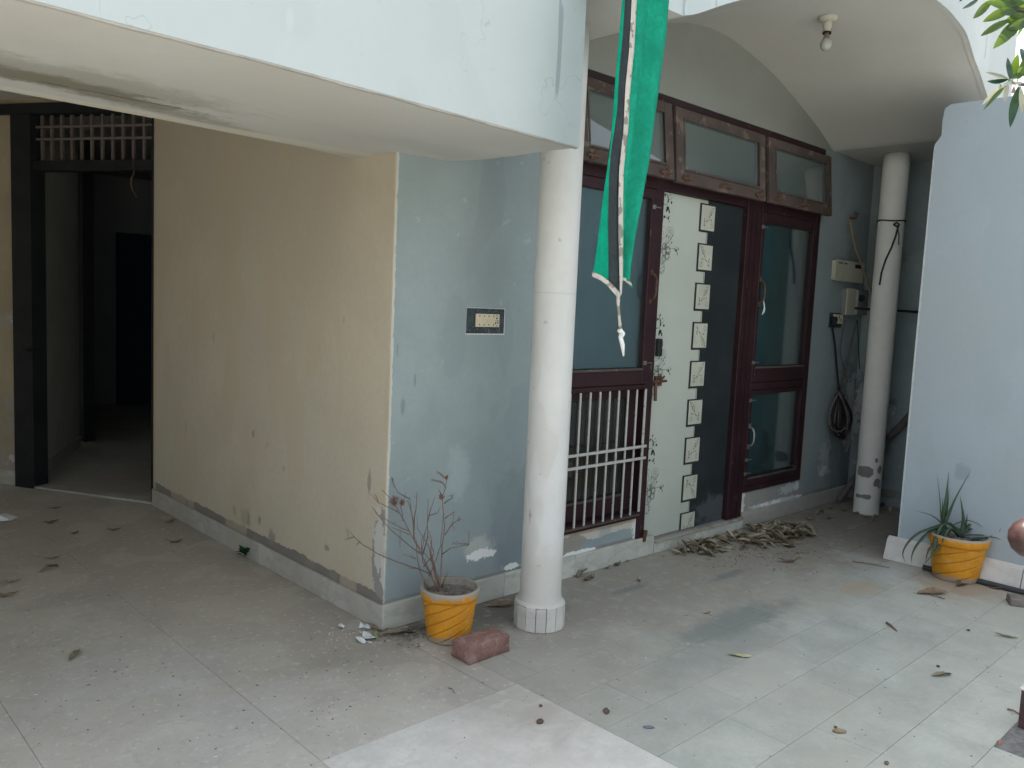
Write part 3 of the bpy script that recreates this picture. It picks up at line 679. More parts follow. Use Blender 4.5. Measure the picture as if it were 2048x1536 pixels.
# grille of the lower left window
for i in range(10):
    x = 3.30 + .0845*i
    if i == 9: 
        box('grille_bar', (4.052, YW-.030, .302), (4.070, YW-.022, 1.062), WHITEM, lwb, .001); continue
    MB().box((x-.0062, YW-.032, .290), (x+.0062, YW-.022, 1.062)).obj('grille_bar', WHITEM, lwb, .002)
for z in (.640, .713):
    box('grille_rail', (3.28, YW-.0475, z-.008), (4.078, YW-.0345, z+.008), WHITEM, lwb, .002)
box('grille_rail', (3.28, YW-.036, .278), (4.062, YW-.021, .2895), SASH, lwb, .001)
# transoms, hinged at the top and standing slightly open
def transom(x0, x1, z0, z1, ang, lbl):
    M_ = Matrix.Translation((0, YW-.014, z1)) @ Matrix.Rotation(math.radians(ang), 4, 'X') @ Matrix.Translation((0, 0, -z1))
    st = .075; b = MB()
    b.box((x0, -.03, z0), (x0+st, 0, z1), 0, M_); b.box((x1-st, -.03, z0), (x1, 0, z1), 0, M_)
    b.box((x0+st+.0005, -.03, z0), (x1-st-.0005, 0, z0+.075), 0, M_); b.box((x0+st+.0005, -.03, z1-.055), (x1-st-.0005, 0, z1), 0, M_)
    s_ = b.obj('transom_sash', SASH, H, .003); 
    b = MB(); g = .012; X0, X1, Z0, Z1 = x0+st, x1-st, z0+.075, z1-.055
    for a, c in (((X0, -.036, Z0), (X0+g, -.0305, Z1)), ((X1-g, -.036, Z0), (X1, -.0305, Z1)), ((X0+g, -.036, Z0), (X1-g, -.0305, Z0+g)), ((X0+g, -.036, Z1-g), (X1-g, -.0305, Z1))): b.box(a, c, 0, M_)
    b.obj('glazing_bead', SASH, s_)
    box('pane', (X0-.003, -.016, Z0-.003), (X1+.003, -.012, Z1+.003), GLASST, s_, M=M_)
    for xx in (x0+.10, x1-.10):
        MB().box((xx-.05, -.045, z0+.022), (xx+.05, -.037, z0+.034), 0, M_).box((xx-.02, -.037, z0+.010), (xx+.02, -.0305, z0+.046), 0, M_).tube([M_ @ Vector((xx, -.041, z0+.028)), M_ @ Vector((xx+.01, -.06, z0+.06))], .005).obj('latch', RUST, s_)
    xm = (x0+x1)/2
    MB().tube([M_ @ Vector(p) for p in ((xm-.05, -.031, z0+.03), (xm-.045, -.055, z0+.03), (xm+.045, -.055, z0+.03), (xm+.05, -.031, z0+.03))], .008).obj('handle', RUST, s_)
    if lbl: s_['label'] = lbl
    return s_
transom(3.285, 4.125, 2.305, 2.752, -7, 'left transom sash')
transom(4.165, 5.195, 2.305, 2.752, -5, 'middle transom sash')
transom(5.245, 6.165, 2.305, 2.752, -5.5, 'right transom sash')
# ---------------- front door with printed laminate
DY = YW+.030
door = box('front_door', (4.152, DY, .088), (5.099, DY+.035, 2.261), LAMW, H, .002)
xc = 4.678
# dark field, stepped along the squares
b = MB(); zc0 = 2.150; pitch = .2545; hs = .080; hw = .076
zlist = [zc0-pitch*i for i in range(9)]
b.box((xc, DY-.003, .088), (5.098, DY-.0005, 2.26)); b.obj('dark_panel', LAMD, door)
def ribbon(b, pts, wd, y, mi=0):
    pts = [Vector((p[0], y, p[1])) for p in pts]; vs = []
    for i, p in enumerate(pts):
        t = pts[min(i+1, len(pts)-1)]-pts[max(i-1, 0)]; t = t.normalized() if t.length > 0 else Vector((1, 0, 0)); nn = Vector((-t.z, 0, t.x))*wd/2
        vs += [p+nn, p-nn]
    b.add(vs, [(2*i, 2*i+1, 2*i+3, 2*i+2) for i in range(len(pts)-1)], mi)
def disc(b, x, z, rx, rz, y, rot=0, n=8, mi=0):
    c, s_ = math.cos(rot), math.sin(rot)
    b.add([(x+rx*math.cos(a)*c-rz*math.sin(a)*s_, y, z+rx*math.cos(a)*s_+rz*math.sin(a)*c) for a in [2*math.pi*k/n for k in range(n)]], [tuple(range(n))], mi)
def flower(b, x, z, r, y, wd=.0022, petals=5, rot=0):
    for k in range(petals):
        a = rot+2*math.pi*k/petals; cx_, cz_ = x+.58*r*math.cos(a), z+.58*r*math.sin(a)
        pr = r*.42
        ribbon(b, [(cx_+pr*math.cos(a+q), cz_+pr*math.sin(a+q)) for q in [(-2.0+4.0*j/8) for j in range(9)]], wd, y)
    disc(b, x, z, r*.10, r*.10, y)
def bud(b, x, z, l, w_, rot, y): disc(b, x, z, l, w_, y, rot)
y_ink = DY-.0062
def branch_print(x, z, mirx, mirz):
    b = MB(); f = lambda u, v: (x+u*mirx*hw, z+v*mirz*hs)
    def rib(pts, wd=.0018): ribbon(b, [f(*p) for p in pts], wd, y_ink)
    rib([(-.75, -.75), (-.45, -.45), (-.15, -.25), (.25, .15), (.5, .45), (.7, .75)])
    rib([(-.15, -.25), (.2, -.12), (.5, -.2), (.62, -.45)]); rib([(-.6, -.2), (-.55, -.5), (-.5, -.8)])
    for u, v, r in ((.55, .62, .17), (.62, -.60, .17), (.28, .38, .14)):
        p = f(u, v); flower(b, p[0], p[1], r*hs*1.25, y_ink, .0016)
    for u, v in ((-.15, -.27), (-.5, -.3), (-.45, -.62), (.15, .1), (.45, .3), (.78, .85), (.5, -.1), (-.55, -.12)):
        p = f(u, v); bud(b, p[0], p[1], .0065, .0035, random.random()*3, y_ink)
    return b
for i, z in enumerate(zlist):
    # cream notch reaching right between the squares
    z1 = z-hs; z0 = max(zlist[i+1]+hs, .09) if i < 8 else None
    zz0 = max(z-hs, .090); ztop = min(z+hs, 2.258)
    box('square_border', (xc-hw-.016, DY-.0048, max(zz0-.014, .0895)), (xc+hw+.002, DY-.0032, min(ztop+.008, 2.259)), INK, door)
    sq = box('printed_square', (xc-hw, DY-.0060, zz0), (xc+hw, DY-.0049, ztop-.001), LAMSQ, door)
    b = branch_print(xc, z, 1, 1 if i % 2 == 0 else -1)
    if i % 2: 
        b = branch_print(xc, z, -1 if i % 4 == 1 else 1, -1 if i % 4 == 3 else 1)
    if i == 8:
        b.v = [(p[0], p[1], max(p[2], .092)) for p in b.v]
    b.obj('branch_print', INK, sq, fix=False)
    if z0: box('cream_edge', (xc-.001, DY-.0040, z0), (xc+.006, DY-.0031, z1-.016), LAMSQ, door)
b = MB()
def motif(zt):
    """one repeat of the floral print, zt = z of its top; x grows from the hinge side"""
    x0 = 4.165; f = lambda u, v: (x0+u*.0056, zt-v*.00355)   # u,v in units of about 1 px of the print
    def rib(pts, wd=.0022): ribbon(b, [f(*p) for p in pts], wd, DY-.0015)
    def bd(u, v, l=.012, w_=.005, rot=0): p = f(u, v); bud(b, p[0], p[1], l*.85, w_*.85, rot, DY-.0018)
    def fl(u, v, r, pt=5): p = f(u, v); flower(b, p[0], p[1], r*.0036, DY-.0021, .0024, pt, random.random())
    rib([(12, 0), (11, 8), (14, 16), (12, 24), (13, 30)]); rib([(11, 8), (7, 12), (3, 10)]); rib([(14, 16), (19, 14), (21, 10)]); rib([(12, 24), (6, 26)])
    for u, v, l, w_, r in ((12, 2, .012, .006, 1.2), (8, 9, .009, .008, 0), (13, 12, .014, .006, 1.8), (17, 8, .007, .004, 1), (14, 18, .015, .008, 1.5), (20, 20, .010, .010, 0), (6, 25, .008, .007, 0),
                       (14, 31, .018, .016, 0), (12, 35, .008, .012, 0), (17, 36, .008, .014, 0), (4, 43, .012, .004, .8), (9, 46, .012, .009, .6), (16, 48, .014, .006, -.7), (17, 45, .010, .005, .8), (6, 54, .009, .003, .8), (18, 53, .008, .004, -.6)): bd(u, v, l, w_, r)
    rib([(2, 44), (9, 46), (16, 49)]); rib([(9, 46), (5, 53), (2, 56)])
    # butterfly curls
    def loop(u, v, ru, rv, a0=0, a1=6.28, wd=.0016): rib([(u+ru*math.cos(a0+(a1-a0)*k/14), v+rv*math.sin(a0+(a1-a0)*k/14)) for k in range(15)], wd)
    loop(21, 70, 7, 8); loop(21, 70, 3.5, 4); loop(21, 70, 1.6, 2); loop(7, 73, 8, 10, .3, 5.2); loop(5, 76, 4, 8, 3, 6.5)
    for u, v in ((26, 76), (23, 82), (25, 88), (15, 78), (19, 80)): rib([(12, 98), (u*.7+4, v+6), (u, v)], .0014); bd(u, v, .010, .004, .9)
    rib([(13, 99), (24, 98), (36, 99)], .0016); rib([(30, 98), (38, 94)], .0014); rib([(30, 99), (38, 106)], .0014)
    bd(34, 101, .010, .009); bd(38, 98, .008, .005, .5); bd(37, 107, .010, .003, -1.2)
    fl(3, 88, 7); fl(3, 101, 9, 6); fl(12, 96, 6); fl(12, 106, 7, 6); fl(19, 103, 7, 6); fl(18, 112, 7, 6); fl(12, 118, 6, 6); fl(1.5, 128, 7); fl(9, 134, 9.5, 6); fl(1, 141, 7)
for k in range(4): motif(2.275-.757*k)
# clip the print to the leaf
b2 = MB()
for f_, mi in zip(b.f, b.mi):
    vs = [b.v[i] for i in f_]
    if all(4.156 < p[0] < 4.60 and .10 < p[2] < 2.255 for p in vs): b2.add(vs, [tuple(range(len(vs)))])
tag(b2.obj('floral_print', INK, door, fix=False), kind='stuff')
p = PY(1318, 762, DY-.01)
bolt = MB().box((p.x-.045, DY-.018, p.z-.030), (p.x+.02, DY-.0005, p.z+.030)).tube([(p.x-.09, DY-.026, p.z), (p.x+.055, DY-.026, p.z)], .008).tube([(p.x-.01, DY-.026, p.z), (p.x-.008, DY-.055, p.z+.035)], .007).tube([(p.x-.055, DY-.026, p.z), (p.x-.06, DY-.035, p.z-.12)], .011).obj('bolt', RUST, door)
p = PY(1317, 695, DY-.01)
MB().box((p.x-.022, DY-.030, p.z-.055), (p.x+.016, DY-.0005, p.z+.055)).box((p.x-.012, DY-.036, p.z-.045), (p.x+.008, DY-.031, p.z-.01)).box((p.x-.012, DY-.036, p.z+.005), (p.x+.008, DY-.031, p.z+.042)).obj('lock', INK, door, .004)
MB().tube([(4.14, YW-.02, .10), (4.14, YW-.03, .17)], .014).obj('door_hinge', RUST, door)

# curtains behind the glass
def curtain(x0, x1, z0, z1, y, mat, label, amp=.013, per=.07):
    b = MB(); n = int((x1-x0)/.008); 
    for i in range(n+1):
        x = x0+(x1-x0)*i/n; yy = y+amp*math.sin(x/per*6.283+.7*math.sin(x*9))+.004*math.sin(x*60)
        b.v += [(x, yy, z0), (x+.004*math.sin(x*30), yy*1.0, (z0+z1)/2), (x, y+(yy-y)*.6, z1)]
    for i in range(n):
        for k in range(2): b.f.append((3*i+k, 3*i+3+k, 3*i+4+k, 3*i+1+k)); b.mi.append(0)
    return tag(b.obj('curtain', mat, None, smooth=True, fix=False), label, 'curtain')
curtain(3.285, 4.065, 1.10, 2.24, YW+.052, TEAL, 'teal curtain behind the glass of the left window above the white grille')
curtain(5.30, 5.62, .31, 2.24, YW+.055, TEAL, 'dark teal pleated curtain behind the left side of the window right of the front door')
curtain(5.60, 6.065, .31, 2.24, YW+.07, TEAL2, 'paler teal curtain behind the middle of the window right of the front door', .006, .12)

# ================================================================== columns
def column(c, r, z1, mat, label, base):
    t = empty('column', (c[0], c[1], 0), label, 'column', 'round porch columns')
    z0 = .115 if base else 0
    prof_ = [(r*1.0+.012, z0), (r+.008, z0+.02), (r, z0+.05)] if base else [(r*1.02, 0), (r, .05)]
    zz = z0+.3
    while zz < z1: prof_.append((r*(1-.02*(zz/z1)), zz)); zz += .3
    prof_.append((r*.98, z1))
    MB().lathe(prof_, (c[0], c[1], 0), 48, cap1=True).obj('shaft', mat, t, smooth=True)
    if base:
        n = 15; R0, R1 = r+.003, r+.024
        for k in range(n):
            a0, a1 = 2*math.pi*(k+.03)/n, 2*math.pi*(k+.97)/n
            hh = .118+random.uniform(-.004, .004)
            MB().prism([(c[0]+R0*math.cos(a0), c[1]+R0*math.sin(a0)), (c[0]+R1*math.cos(a0), c[1]+R1*math.sin(a0)), (c[0]+R1*math.cos(a1), c[1]+R1*math.sin(a1)), (c[0]+R0*math.cos(a1), c[1]+R0*math.sin(a1))], .001, hh).obj('base_tile', WMARBLE, t, .002)
        MB().lathe([(r+.017, .002), (r+.017, .112)], (c[0], c[1], 0), 32).obj('joint_mortar', SOIL, t)
        MB().lathe([(r+.022, .119), (r+.016, .128), (r+.004, .135)], (c[0], c[1], 0), 32).obj('base_mortar', COLP, t)
    return t
fdir = Vector((FWD.x, FWD.y, 0)).normalized()
g1 = G(1079, 1268)
c1 = Vector((g1.x, g1.y, 0)) + fdir*.124
column(c1, .100, 2.811, COLP, 'white round column with a faceted marble foot in front of the left window', True)
g2 = G(1742, 1031)
c2 = Vector((g2.x, g2.y, 0)) + fdir*.1
column(c2, .098, 2.812, COLP2, 'far white column with chipped paint at its foot beside the meter boxes', False)

# ================================================================== boundary wall on the right
bw = empty('boundary_wall', (5.5, 0, 0), 'pale blue plastered wall along the right side with white marble skirting', 'wall')
b = MB(); prof_w = [(-8.8, 0), (2.068, 0), (2.070, 1.3), (2.066, 2.60), (2.062, 2.640), (2.045, 2.664), (2.028, 2.69), (2.030, 2.78), (2.022, 2.85), (1.99, 2.872), (-8.8, 2.872)]
n_ = len(prof_w); b.add([(5.5, y, z) for y, z in prof_w]+[(5.62, y, z) for y, z in prof_w], [tuple(range(n_)), tuple(reversed(range(n_, 2*n_)))]+[(i, (i+1) % n_, n_+(i+1) % n_, n_+i) for i in range(n_)])
b.obj('wall_face', PALE, bw)
box('recess_light_block', (5.621, 1.96, 0), (7.17, 2.065, 2.811), PALE, H)  # unseen wall added so no sunlit yard shows in the glass
yy = 2.125; L = [0.30, .40, .56, .56, .56, .56, .56, .56]
prevs = yy
for l in (.42, .37, .60, .60, .60, .60, .60):
    y1, y0 = prevs-.002, prevs-l+.002
    MB().add([(5.425, y0, 0.001), (5.425, y1, 0.001), (5.4995, y1, 0.001), (5.4995, y0, 0.001), (5.468, y0, .125), (5.468, y1, .125), (5.4995, y1, .147), (5.4995, y0, .147)],
             [(0, 3, 2, 1), (4, 5, 6, 7), (0, 1, 5, 4), (1, 2, 6, 5), (2, 3, 7, 6), (3, 0, 4, 7)]).obj('skirting_tile', WMARBLE, bw, .003)
    prevs -= l
MB().prism([(5.501, 2.072), (5.62, 2.066), (5.62, 2.125), (5.501, 2.125)], 0.001, .11).obj('skirting_end', WMARBLE, bw, .003)
# rest of the compound, seen only in the window glass
cw = box('compound_wall', (-9.15, -6.6, 0), (5.48, -6.45, 2.3), PALE, None); tag(cw, 'plastered compound wall across the sunny courtyard facing the house', 'wall')
cw2 = box('compound_wall', (-9.15, -6.44, 0), (-9.0, 2.1, 2.3), PALE, None); tag(cw2, 'plastered compound wall on the left side of the courtyard', 'wall')
def back_tree(x, y, h, r, seed, label):
    rnd = random.Random(seed); t = empty('tree', (x, y, 0), label, 'tree', 'trees beyond the compound wall')
    b = MB(); b.tube([(x, y, 0), (x+.1, y, h*.3), (x, y+.1, h*.6), (x+.1, y, h*.8)], [.16, .13, .09, .04])
    for k in range(6):
        a = k*1.05; b.tube([(x+.05, y, h*(.35+.06*k)), (x+.6*r*math.cos(a), y+.6*r*math.sin(a), h*(.55+.06*k))], [.05, .015], 5)
    b.obj('trunk', BARK, t)
    b = MB()
    for k in range(1800):
        u = Vector((rnd.gauss(0, 1), rnd.gauss(0, 1), rnd.gauss(0, .8))).normalized()*(rnd.random()**.4)*r
        cc = Vector((x, y, h*.72)) + u + Vector((math.sin(u.x*3)*.2, 0, math.cos(u.y*4)*.25))
        a = Vector((rnd.gauss(0, 1), rnd.gauss(0, 1), rnd.gauss(0, 1))).normalized()*.09; c_ = a.cross(Vector((rnd.random(), rnd.random(), rnd.random()))).normalized()*.035
        b.add([cc-a, cc+c_, cc+a, cc-c_], [(0, 1, 2, 3)])
    tag(b.obj('crown', TLEAF, t, fix=False), kind='stuff')
back_tree(6.8, -9.5, 5.5, 1.9, 1, 'leafy tree beyond the compound wall, nearest the right wall')
back_tree(2.8, -10.5, 6.2, 2.1, 2, 'leafy tree beyond the compound wall, middle one')
back_tree(-2.2, -9.2, 5.2, 1.8, 3, 'leafy tree beyond the compound wall, on the left')

# ================================================================== wall fittings
sb = empty('switchboard', PY(970, 641, YW), 'cream switch and socket plate on dark granite, on the blue wall', 'switchboard')
a = PY(934, 616, YW); c = PY(1007, 667, YW)
GX0, GX1, GZ0, GZ1 = a.x, c.x, c.z, a.z
box('granite_plate', (GX0, YW-.006, GZ0), (GX1-.004, YW-.0005, GZ1), GRANITE, sb, .001)
b = MB(); b.box((GX0-.006, YW-.003, GZ0-.007), (GX1+.003, YW-.0004, GZ0-.001)); b.box((GX1-.003, YW-.003, GZ0), (GX1+.003, YW-.0004, GZ1)); b.box((GX0-.003, YW-.003, GZ1+.001), (GX1, YW-.0004, GZ1+.004)); b.obj('plaster_rim', PAINTFL, sb)
a = PY(949, 627, YW); c = PY(994, 654, YW); X0, X1, Z0, Z1 = a.x, c.x, c.z, a.z
pl = box('switch_plate', (X0, YW-.018, Z0), (X1, YW-.0065, Z1), SWITCHC, sb, .002)
wsw = (X1-X0)*.8/4
for k in range(4):
    x = X0+.006+wsw*k
    MB().box((x, YW-.021, Z0+.022), (x+wsw-.004, YW-.0185, Z1-.022)).obj('rocker_switch', SWITCHC, pl, .001)
b = MB()
for k in range(4):
    for z in (Z0+.011, Z1-.011): b.tube([(X0+.006+wsw*(k+.42), YW-.0186, z), (X0+.006+wsw*(k+.42), YW-.0196, z)], .0035)
for dx, dz, r in ((.5, .88, .003), (.5, .68, .005), (.25, .48, .004), (.75, .48, .004), (.25, .32, .0055), (.75, .32, .004), (.5, .10, .003)):
    xx = X1-.036+.030*dx; zz = Z0+(Z1-Z0)*dz; b.tube([(xx, YW-.0186, zz), (xx, YW-.0196, zz)], r)
b.obj('socket_holes', INK, pl)['kind'] = 'stuff'

# meter box with a label
a = PY(1673, 518, YW-.04); c = PY(1726, 567, YW-.04)
mb = empty('meter_box', ((a.x+c.x)/2, YW, c.z), 'cream enamelled electric box with a small teal name label, upper of the two boxes', 'electric box')
body = box('box_body', (a.x+.01, YW-.0285, c.z+.006), (c.x-.01, YW-.001, a.z-.006), CREAM, mb, .003)
lid = box('lid', (a.x, YW-.04, c.z), (c.x, YW-.029, a.z), CREAM, mb, .003)
q0 = PY(1678, 524, YW-.041); q1 = PY(1695, 529, YW-.041)
lb = box('name_label', (q0.x, YW-.0425, q1.z), (q1.x, YW-.0405, q0.z), simple('teal_label', (.01, .11, .15), .5), lid)
try:
    cu = bpy.data.curves.new('txt', 'FONT'); cu.body = 'Orient'; cu.size = (q0.z-q1.z)*1.15; cu.align_x = 'CENTER'; cu.align_y = 'CENTER'; cu.shear = .3; cu.extrude = .0004
    to = bpy.data.objects.new('t_', cu); COL.objects.link(to); dg = bpy.context.evaluated_depsgraph_get()
    me = bpy.data.meshes.new_from_object(to.evaluated_get(dg)); bpy.data.objects.remove(to)
    me.transform(Matrix.Translation(((q0.x+q1.x)/2, YW-.0431, (q0.z+q1.z)/2)) @ Matrix.Rotation(math.radians(90), 4, 'X')); link('lettering', me, [PLASTIC], lb) if not me.materials else None
except Exception as e: print('text', e)
q0 = PY(1711, 529, YW-.041); q1 = PY(1722, 538, YW-.041)
MB().box((q0.x, YW-.0435, q1.z), (q1.x-.006, YW-.0405, q0.z)).box((q1.x-.0059, YW-.0435, q1.z), (q1.x, YW-.0405, q1.z+.012)).obj('torn_window', INK, lid)
# second box
a = PY(1696, 577, YW-.05); c = PY(1752, 632, YW-.05)
mb2 = empty('fuse_box', ((a.x+c.x)/2, YW, c.z), 'open grey fuse box full of dark cables, lower box half hidden behind the far column', 'electric box')
box('box_body', (a.x, YW-.045, c.z), (c.x+.02, YW-.001, a.z), simple('grey_enamel', (.20, .21, .20), .5), mb2, .003)
q = PY(1712, 600, YW-.056)
box('cover', (a.x-.01, YW-.056, c.z-.004), (q.x-.004, YW-.0455, a.z+.004), CREAM, mb2, .003)
box('label_strip', (q.x+.012, YW-.049, c.z+.003), (q.x+.055, YW-.0455, a.z-.004), PAINTFL, mb2)
b = MB()
for k in range(9):
    x = c.x-.06+random.uniform(-.03, .04); z = c.z+random.uniform(0, a.z-c.z); b.tube([(x, YW-.05, z), (x+random.uniform(-.03, .04), YW-.13, z+random.uniform(-.05, .05)), (x+random.uniform(.0, .08), YW-.10, z+random.uniform(-.06, .06)), (x+.08, YW-.05, z-.03)], .009, 6)
b.obj('cable_bundle', BLACKP, mb2)
b = MB(); b.lathe([(0, 0), (.025, .0), (.028, .02), (.02, .03), (0, .03)], (0, 0, 0), 14); me_ = b.mesh('knob'); 
me_.transform(Matrix.Translation((q.x+.10, YW-.0455, a.z-.07)) @ Matrix.Rotation(math.radians(90), 4, 'X')); link('knob', me_, BLACKP, mb2)
# single switch
a = PY(1659, 625, YW); c = PY(1681, 655, YW)
ss = empty('plug_socket', ((a.x+c.x)/2, YW, c.z), 'small cream plug socket in a dark plate left of the far column', 'socket')
box('back_plate', (a.x, YW-.006, c.z), (c.x, YW-.0005, a.z), GRANITE, ss)
box('socket_face', (a.x+.05, YW-.03, c.z+.03), (c.x-.03, YW-.0065, a.z-.012), SWITCHC, ss, .003)
box('plug', (a.x+.02, YW-.045, c.z+.01), (a.x+.055, YW-.0065, a.z-.03), BLACKP, ss, .006)
b = MB()
for k in range(3): b.box((a.x+.08+.03*k, YW-.033, c.z+.05+.02*(k % 2)), (a.x+.086+.03*k, YW-.0305, c.z+.075+.02*(k % 2)))
b.obj('socket_slots', INK, ss)
def polyt(name, pts, r, mat, y, label=None, cat=None, sm=5, parent=None, jit=0):
    P3 = [PY(px, py, y) for px, py in pts]
    out = []
    for i in range(len(P3)-1):
        p0 = P3[max(i-1, 0)]; p1 = P3[i]; p2 = P3[i+1]; p3 = P3[min(i+2, len(P3)-1)]
        for k in range(sm):
            t = k/sm; out.append(.5*((2*p1)+(-p0+p2)*t+(2*p0-5*p1+4*p2-p3)*t*t+(-p0+3*p1-3*p2+p3)*t**3))
    out.append(P3[-1])
    o = MB().tube(out, r, 6).obj(name, mat, parent, smooth=True)
    if label: tag(o, label, cat)
    return o
polyt('power_cable', [(1664, 650), (1670, 690), (1674, 740), (1679, 785)], .009, BLACKP, YW-.03, 'black cable running down from the plug socket to the hanging coil', 'cable')
polyt('thin_cable', [(1714, 640), (1700, 700), (1690, 745), (1681, 780)], .006, GREYCAB, YW-.03, 'dusty grey cable from the open fuse box to the coil', 'cable')
polyt('thin_cable', [(1690, 640), (1681, 700), (1688, 735), (1696, 765)], .004, GREYCAB, YW-.02, 'thin loose grey wire hanging left of the fuse box', 'cable')
polyt('thin_cable', [(1715, 640), (1718, 720), (1722, 790), (1728, 880)], .004, BLACKP, YW-.02, 'thin black wire hanging straight down from the fuse box', 'cable')
polyt('cord', [(1700, 440), (1704, 465), (1712, 500), (1722, 525), (1731, 555), (1744, 585), (1754, 598)], .008, TANCAB, YW-.075, 'tan cord hanging from the wall hook to the fuse box', 'cord')
hk = PY(1700, 436, YW); tag(MB().tube([(hk.x, YW, hk.z), (hk.x, YW-.05, hk.z), (hk.x, YW-.06, hk.z+.03), (hk.x, YW-.04, hk.z+.04)], .010).obj('wall_hook', RUST), 'small rusty hook in the wall above the meter box', 'hook')
# coil of cable
cc = empty('cable_coil', PY(1678, 790, YW), 'hanging coil of dusty black and brown cable on the wall below the plug socket', 'cable coil')
rnd = random.Random(4)
for k in range(13):
    wv = rnd.uniform(12, 30); hgt = rnd.uniform(72, 96); x0 = 1679+rnd.uniform(-3, 3); tilt = rnd.uniform(-10, 8); dep = YW-.03-rnd.uniform(0, .07)
    pts = []
    for j in range(25):
        a = 2*math.pi*j/24; vv = (1-math.cos(a))/2; wd = wv*math.sin(a)*(vv**.65)
        q = PY(x0+wd+tilt*vv, 784+hgt*vv, dep-.03*math.sin(a)*rnd.uniform(.7, 1.2)); pts.append(q)
    MB().tube(pts, .0085, 6, caps=False).obj('cable_loop', GREYCAB if k % 2 else BLACKP, cc, smooth=True)
q = PY(1679, 790, YW-.06); MB().tube([q+Vector((-.03, 0, .01)), q+Vector((0, -.03, 0)), q+Vector((.035, 0, -.01)), q+Vector((0, .03, 0)), q+Vector((-.03, 0, .01))], .012, 6).obj('cable_tie', BLACKP, cc)
# wire round the far column
zt = PD(1790, 448, 6.6).z
b = MB(); rr = .1
ringp = [(c2.x+rr*math.cos(a), c2.y+rr*math.sin(a), zt+.004*math.sin(3*a)) for a in [2*math.pi*k/32 for k in range(33)]]
b.tube(ringp, .006, 6, caps=False)
def on_col(px, py):
    d = ray(px, py); A = d.x**2+d.y**2; B = 2*(d.x*(O.x-c2.x)+d.y*(O.y-c2.y)); C_ = (O.x-c2.x)**2+(O.y-c2.y)**2-.106**2
    disc_ = B*B-4*A*C_
    t = (-B-math.sqrt(max(disc_, 0)))/(2*A); return O+d*t
b.tube([on_col(*p) for p in ((1797, 450), (1792, 470), (1783, 495), (1771, 520), (1763, 545), (1759, 570))], .007, 6)
b.tube([on_col(*p) for p in ((1794, 452), (1798, 470), (1797, 490))], .004, 6)
b.tube([on_col(*p) for p in ((1787, 449), (1793, 445), (1799, 449), (1793, 453), (1787, 449))], .007, 6)
tag(b.obj('wire_tie', BLACKP), 'black wire tied round the far column with a loose end', 'wire')
tag(MB().tube([(6.55, 2.95, PY(1815, 623, 2.95).z), (7.02, 2.6, PX(1840, 624, 6.9).z)], .010).obj('conduit', BLACKP), 'thin black conduit crossing the dark recess behind the far column', 'pipe')
a = PX(1828, 812, 6.95); c = G(1690, 1012); 
tag(MB().tube([(6.98, 2.55, a.z), (6.86, 2.86, .40), (6.72, 3.03, .02)], [.030, .026, .022], 8).obj('leaning_branch', GREYCAB), 'crooked dusty branch leaning in the recess behind the far column', 'branch')
# bulb in the vault
zc = 3.285
bp = G(1656, 37, zc)
bl = empty('ceiling_bulb', (bp.x, bp.y, zc), 'frosted light bulb in a ceramic holder under the porch vault', 'light bulb')
MB().lathe([(0, -.02), (.030, -.020), (.050, -.012), (.055, .006)], (bp.x, bp.y, zc), 24).obj('ceiling_rose', WCER, bl, smooth=True)
MB().lathe([(.026, -.02), (.027, -.05), (.022, -.055), (.022, -.075)], (bp.x, bp.y, zc), 20).obj('holder', WCER, bl, smooth=True)
MB().lathe([(.024, -.0755), (.026, -.08), (.024, -.088)], (bp.x, bp.y, zc), 20).obj('holder_ring', BLACKP, bl, smooth=True)
MB().lathe([(.014, -.088), (.016, -.105), (.024, -.118)], (bp.x, bp.y, zc), 20).obj('bulb_cap', BULBB, bl, smooth=True)
MB().lathe([(.0245, -.1185), (.031, -.132), (.034, -.148), (.031, -.166), (.020, -.180), (0.001, -.185)], (bp.x, bp.y, zc), 24).obj('bulb_glass', BULBG, bl, smooth=True)

# ================================================================== flag
FYP = 2.02
fl = empty('flag', PY(1290, 0, FYP), 'long green cloth pennant with a black stripe and dirty white trim hanging beside the column', 'flag')
def strip(name, left, right, mat, y0, fold=0.0, nf=2, nu=8, seed=0, th=.0015, nv=40):
    """cloth strip between two pixel polylines given as (x,y) at matching rows"""
    def samp(pl, t):
        s_ = t*(len(pl)-1); i = min(int(s_), len(pl)-2); f = s_-i; return (pl[i][0]*(1-f)+pl[i+1][0]*f, pl[i][1]*(1-f)+pl[i+1][1]*f)
    b = MB(); vs = []
    for j in range(nv+1):
        t = j/nv; l = samp(left, t); r_ = samp(right, t)
        for i in range(nu+1):
            u = i/nu; px = l[0]*(1-u)+r_[0]*u; py = l[1]*(1-u)+r_[1]*u
            y = y0+fold*math.sin(u*math.pi*nf+t*1.5+seed)+fold*.5*math.sin(u*7+t*9+seed*2)*.5
            vs.append(PY(px, py, FYP) + Vector((0, y, 0)))
    b.add(vs, [(j*(nu+1)+i, j*(nu+1)+i+1, (j+1)*(nu+1)+i+1, (j+1)*(nu+1)+i) for j in range(nv) for i in range(nu)])
    o = b.obj(name, mat, fl, smooth=True, fix=False)
    md = o.modifiers.new('solidify', 'SOLIDIFY'); md.thickness = th; return o
T = -120
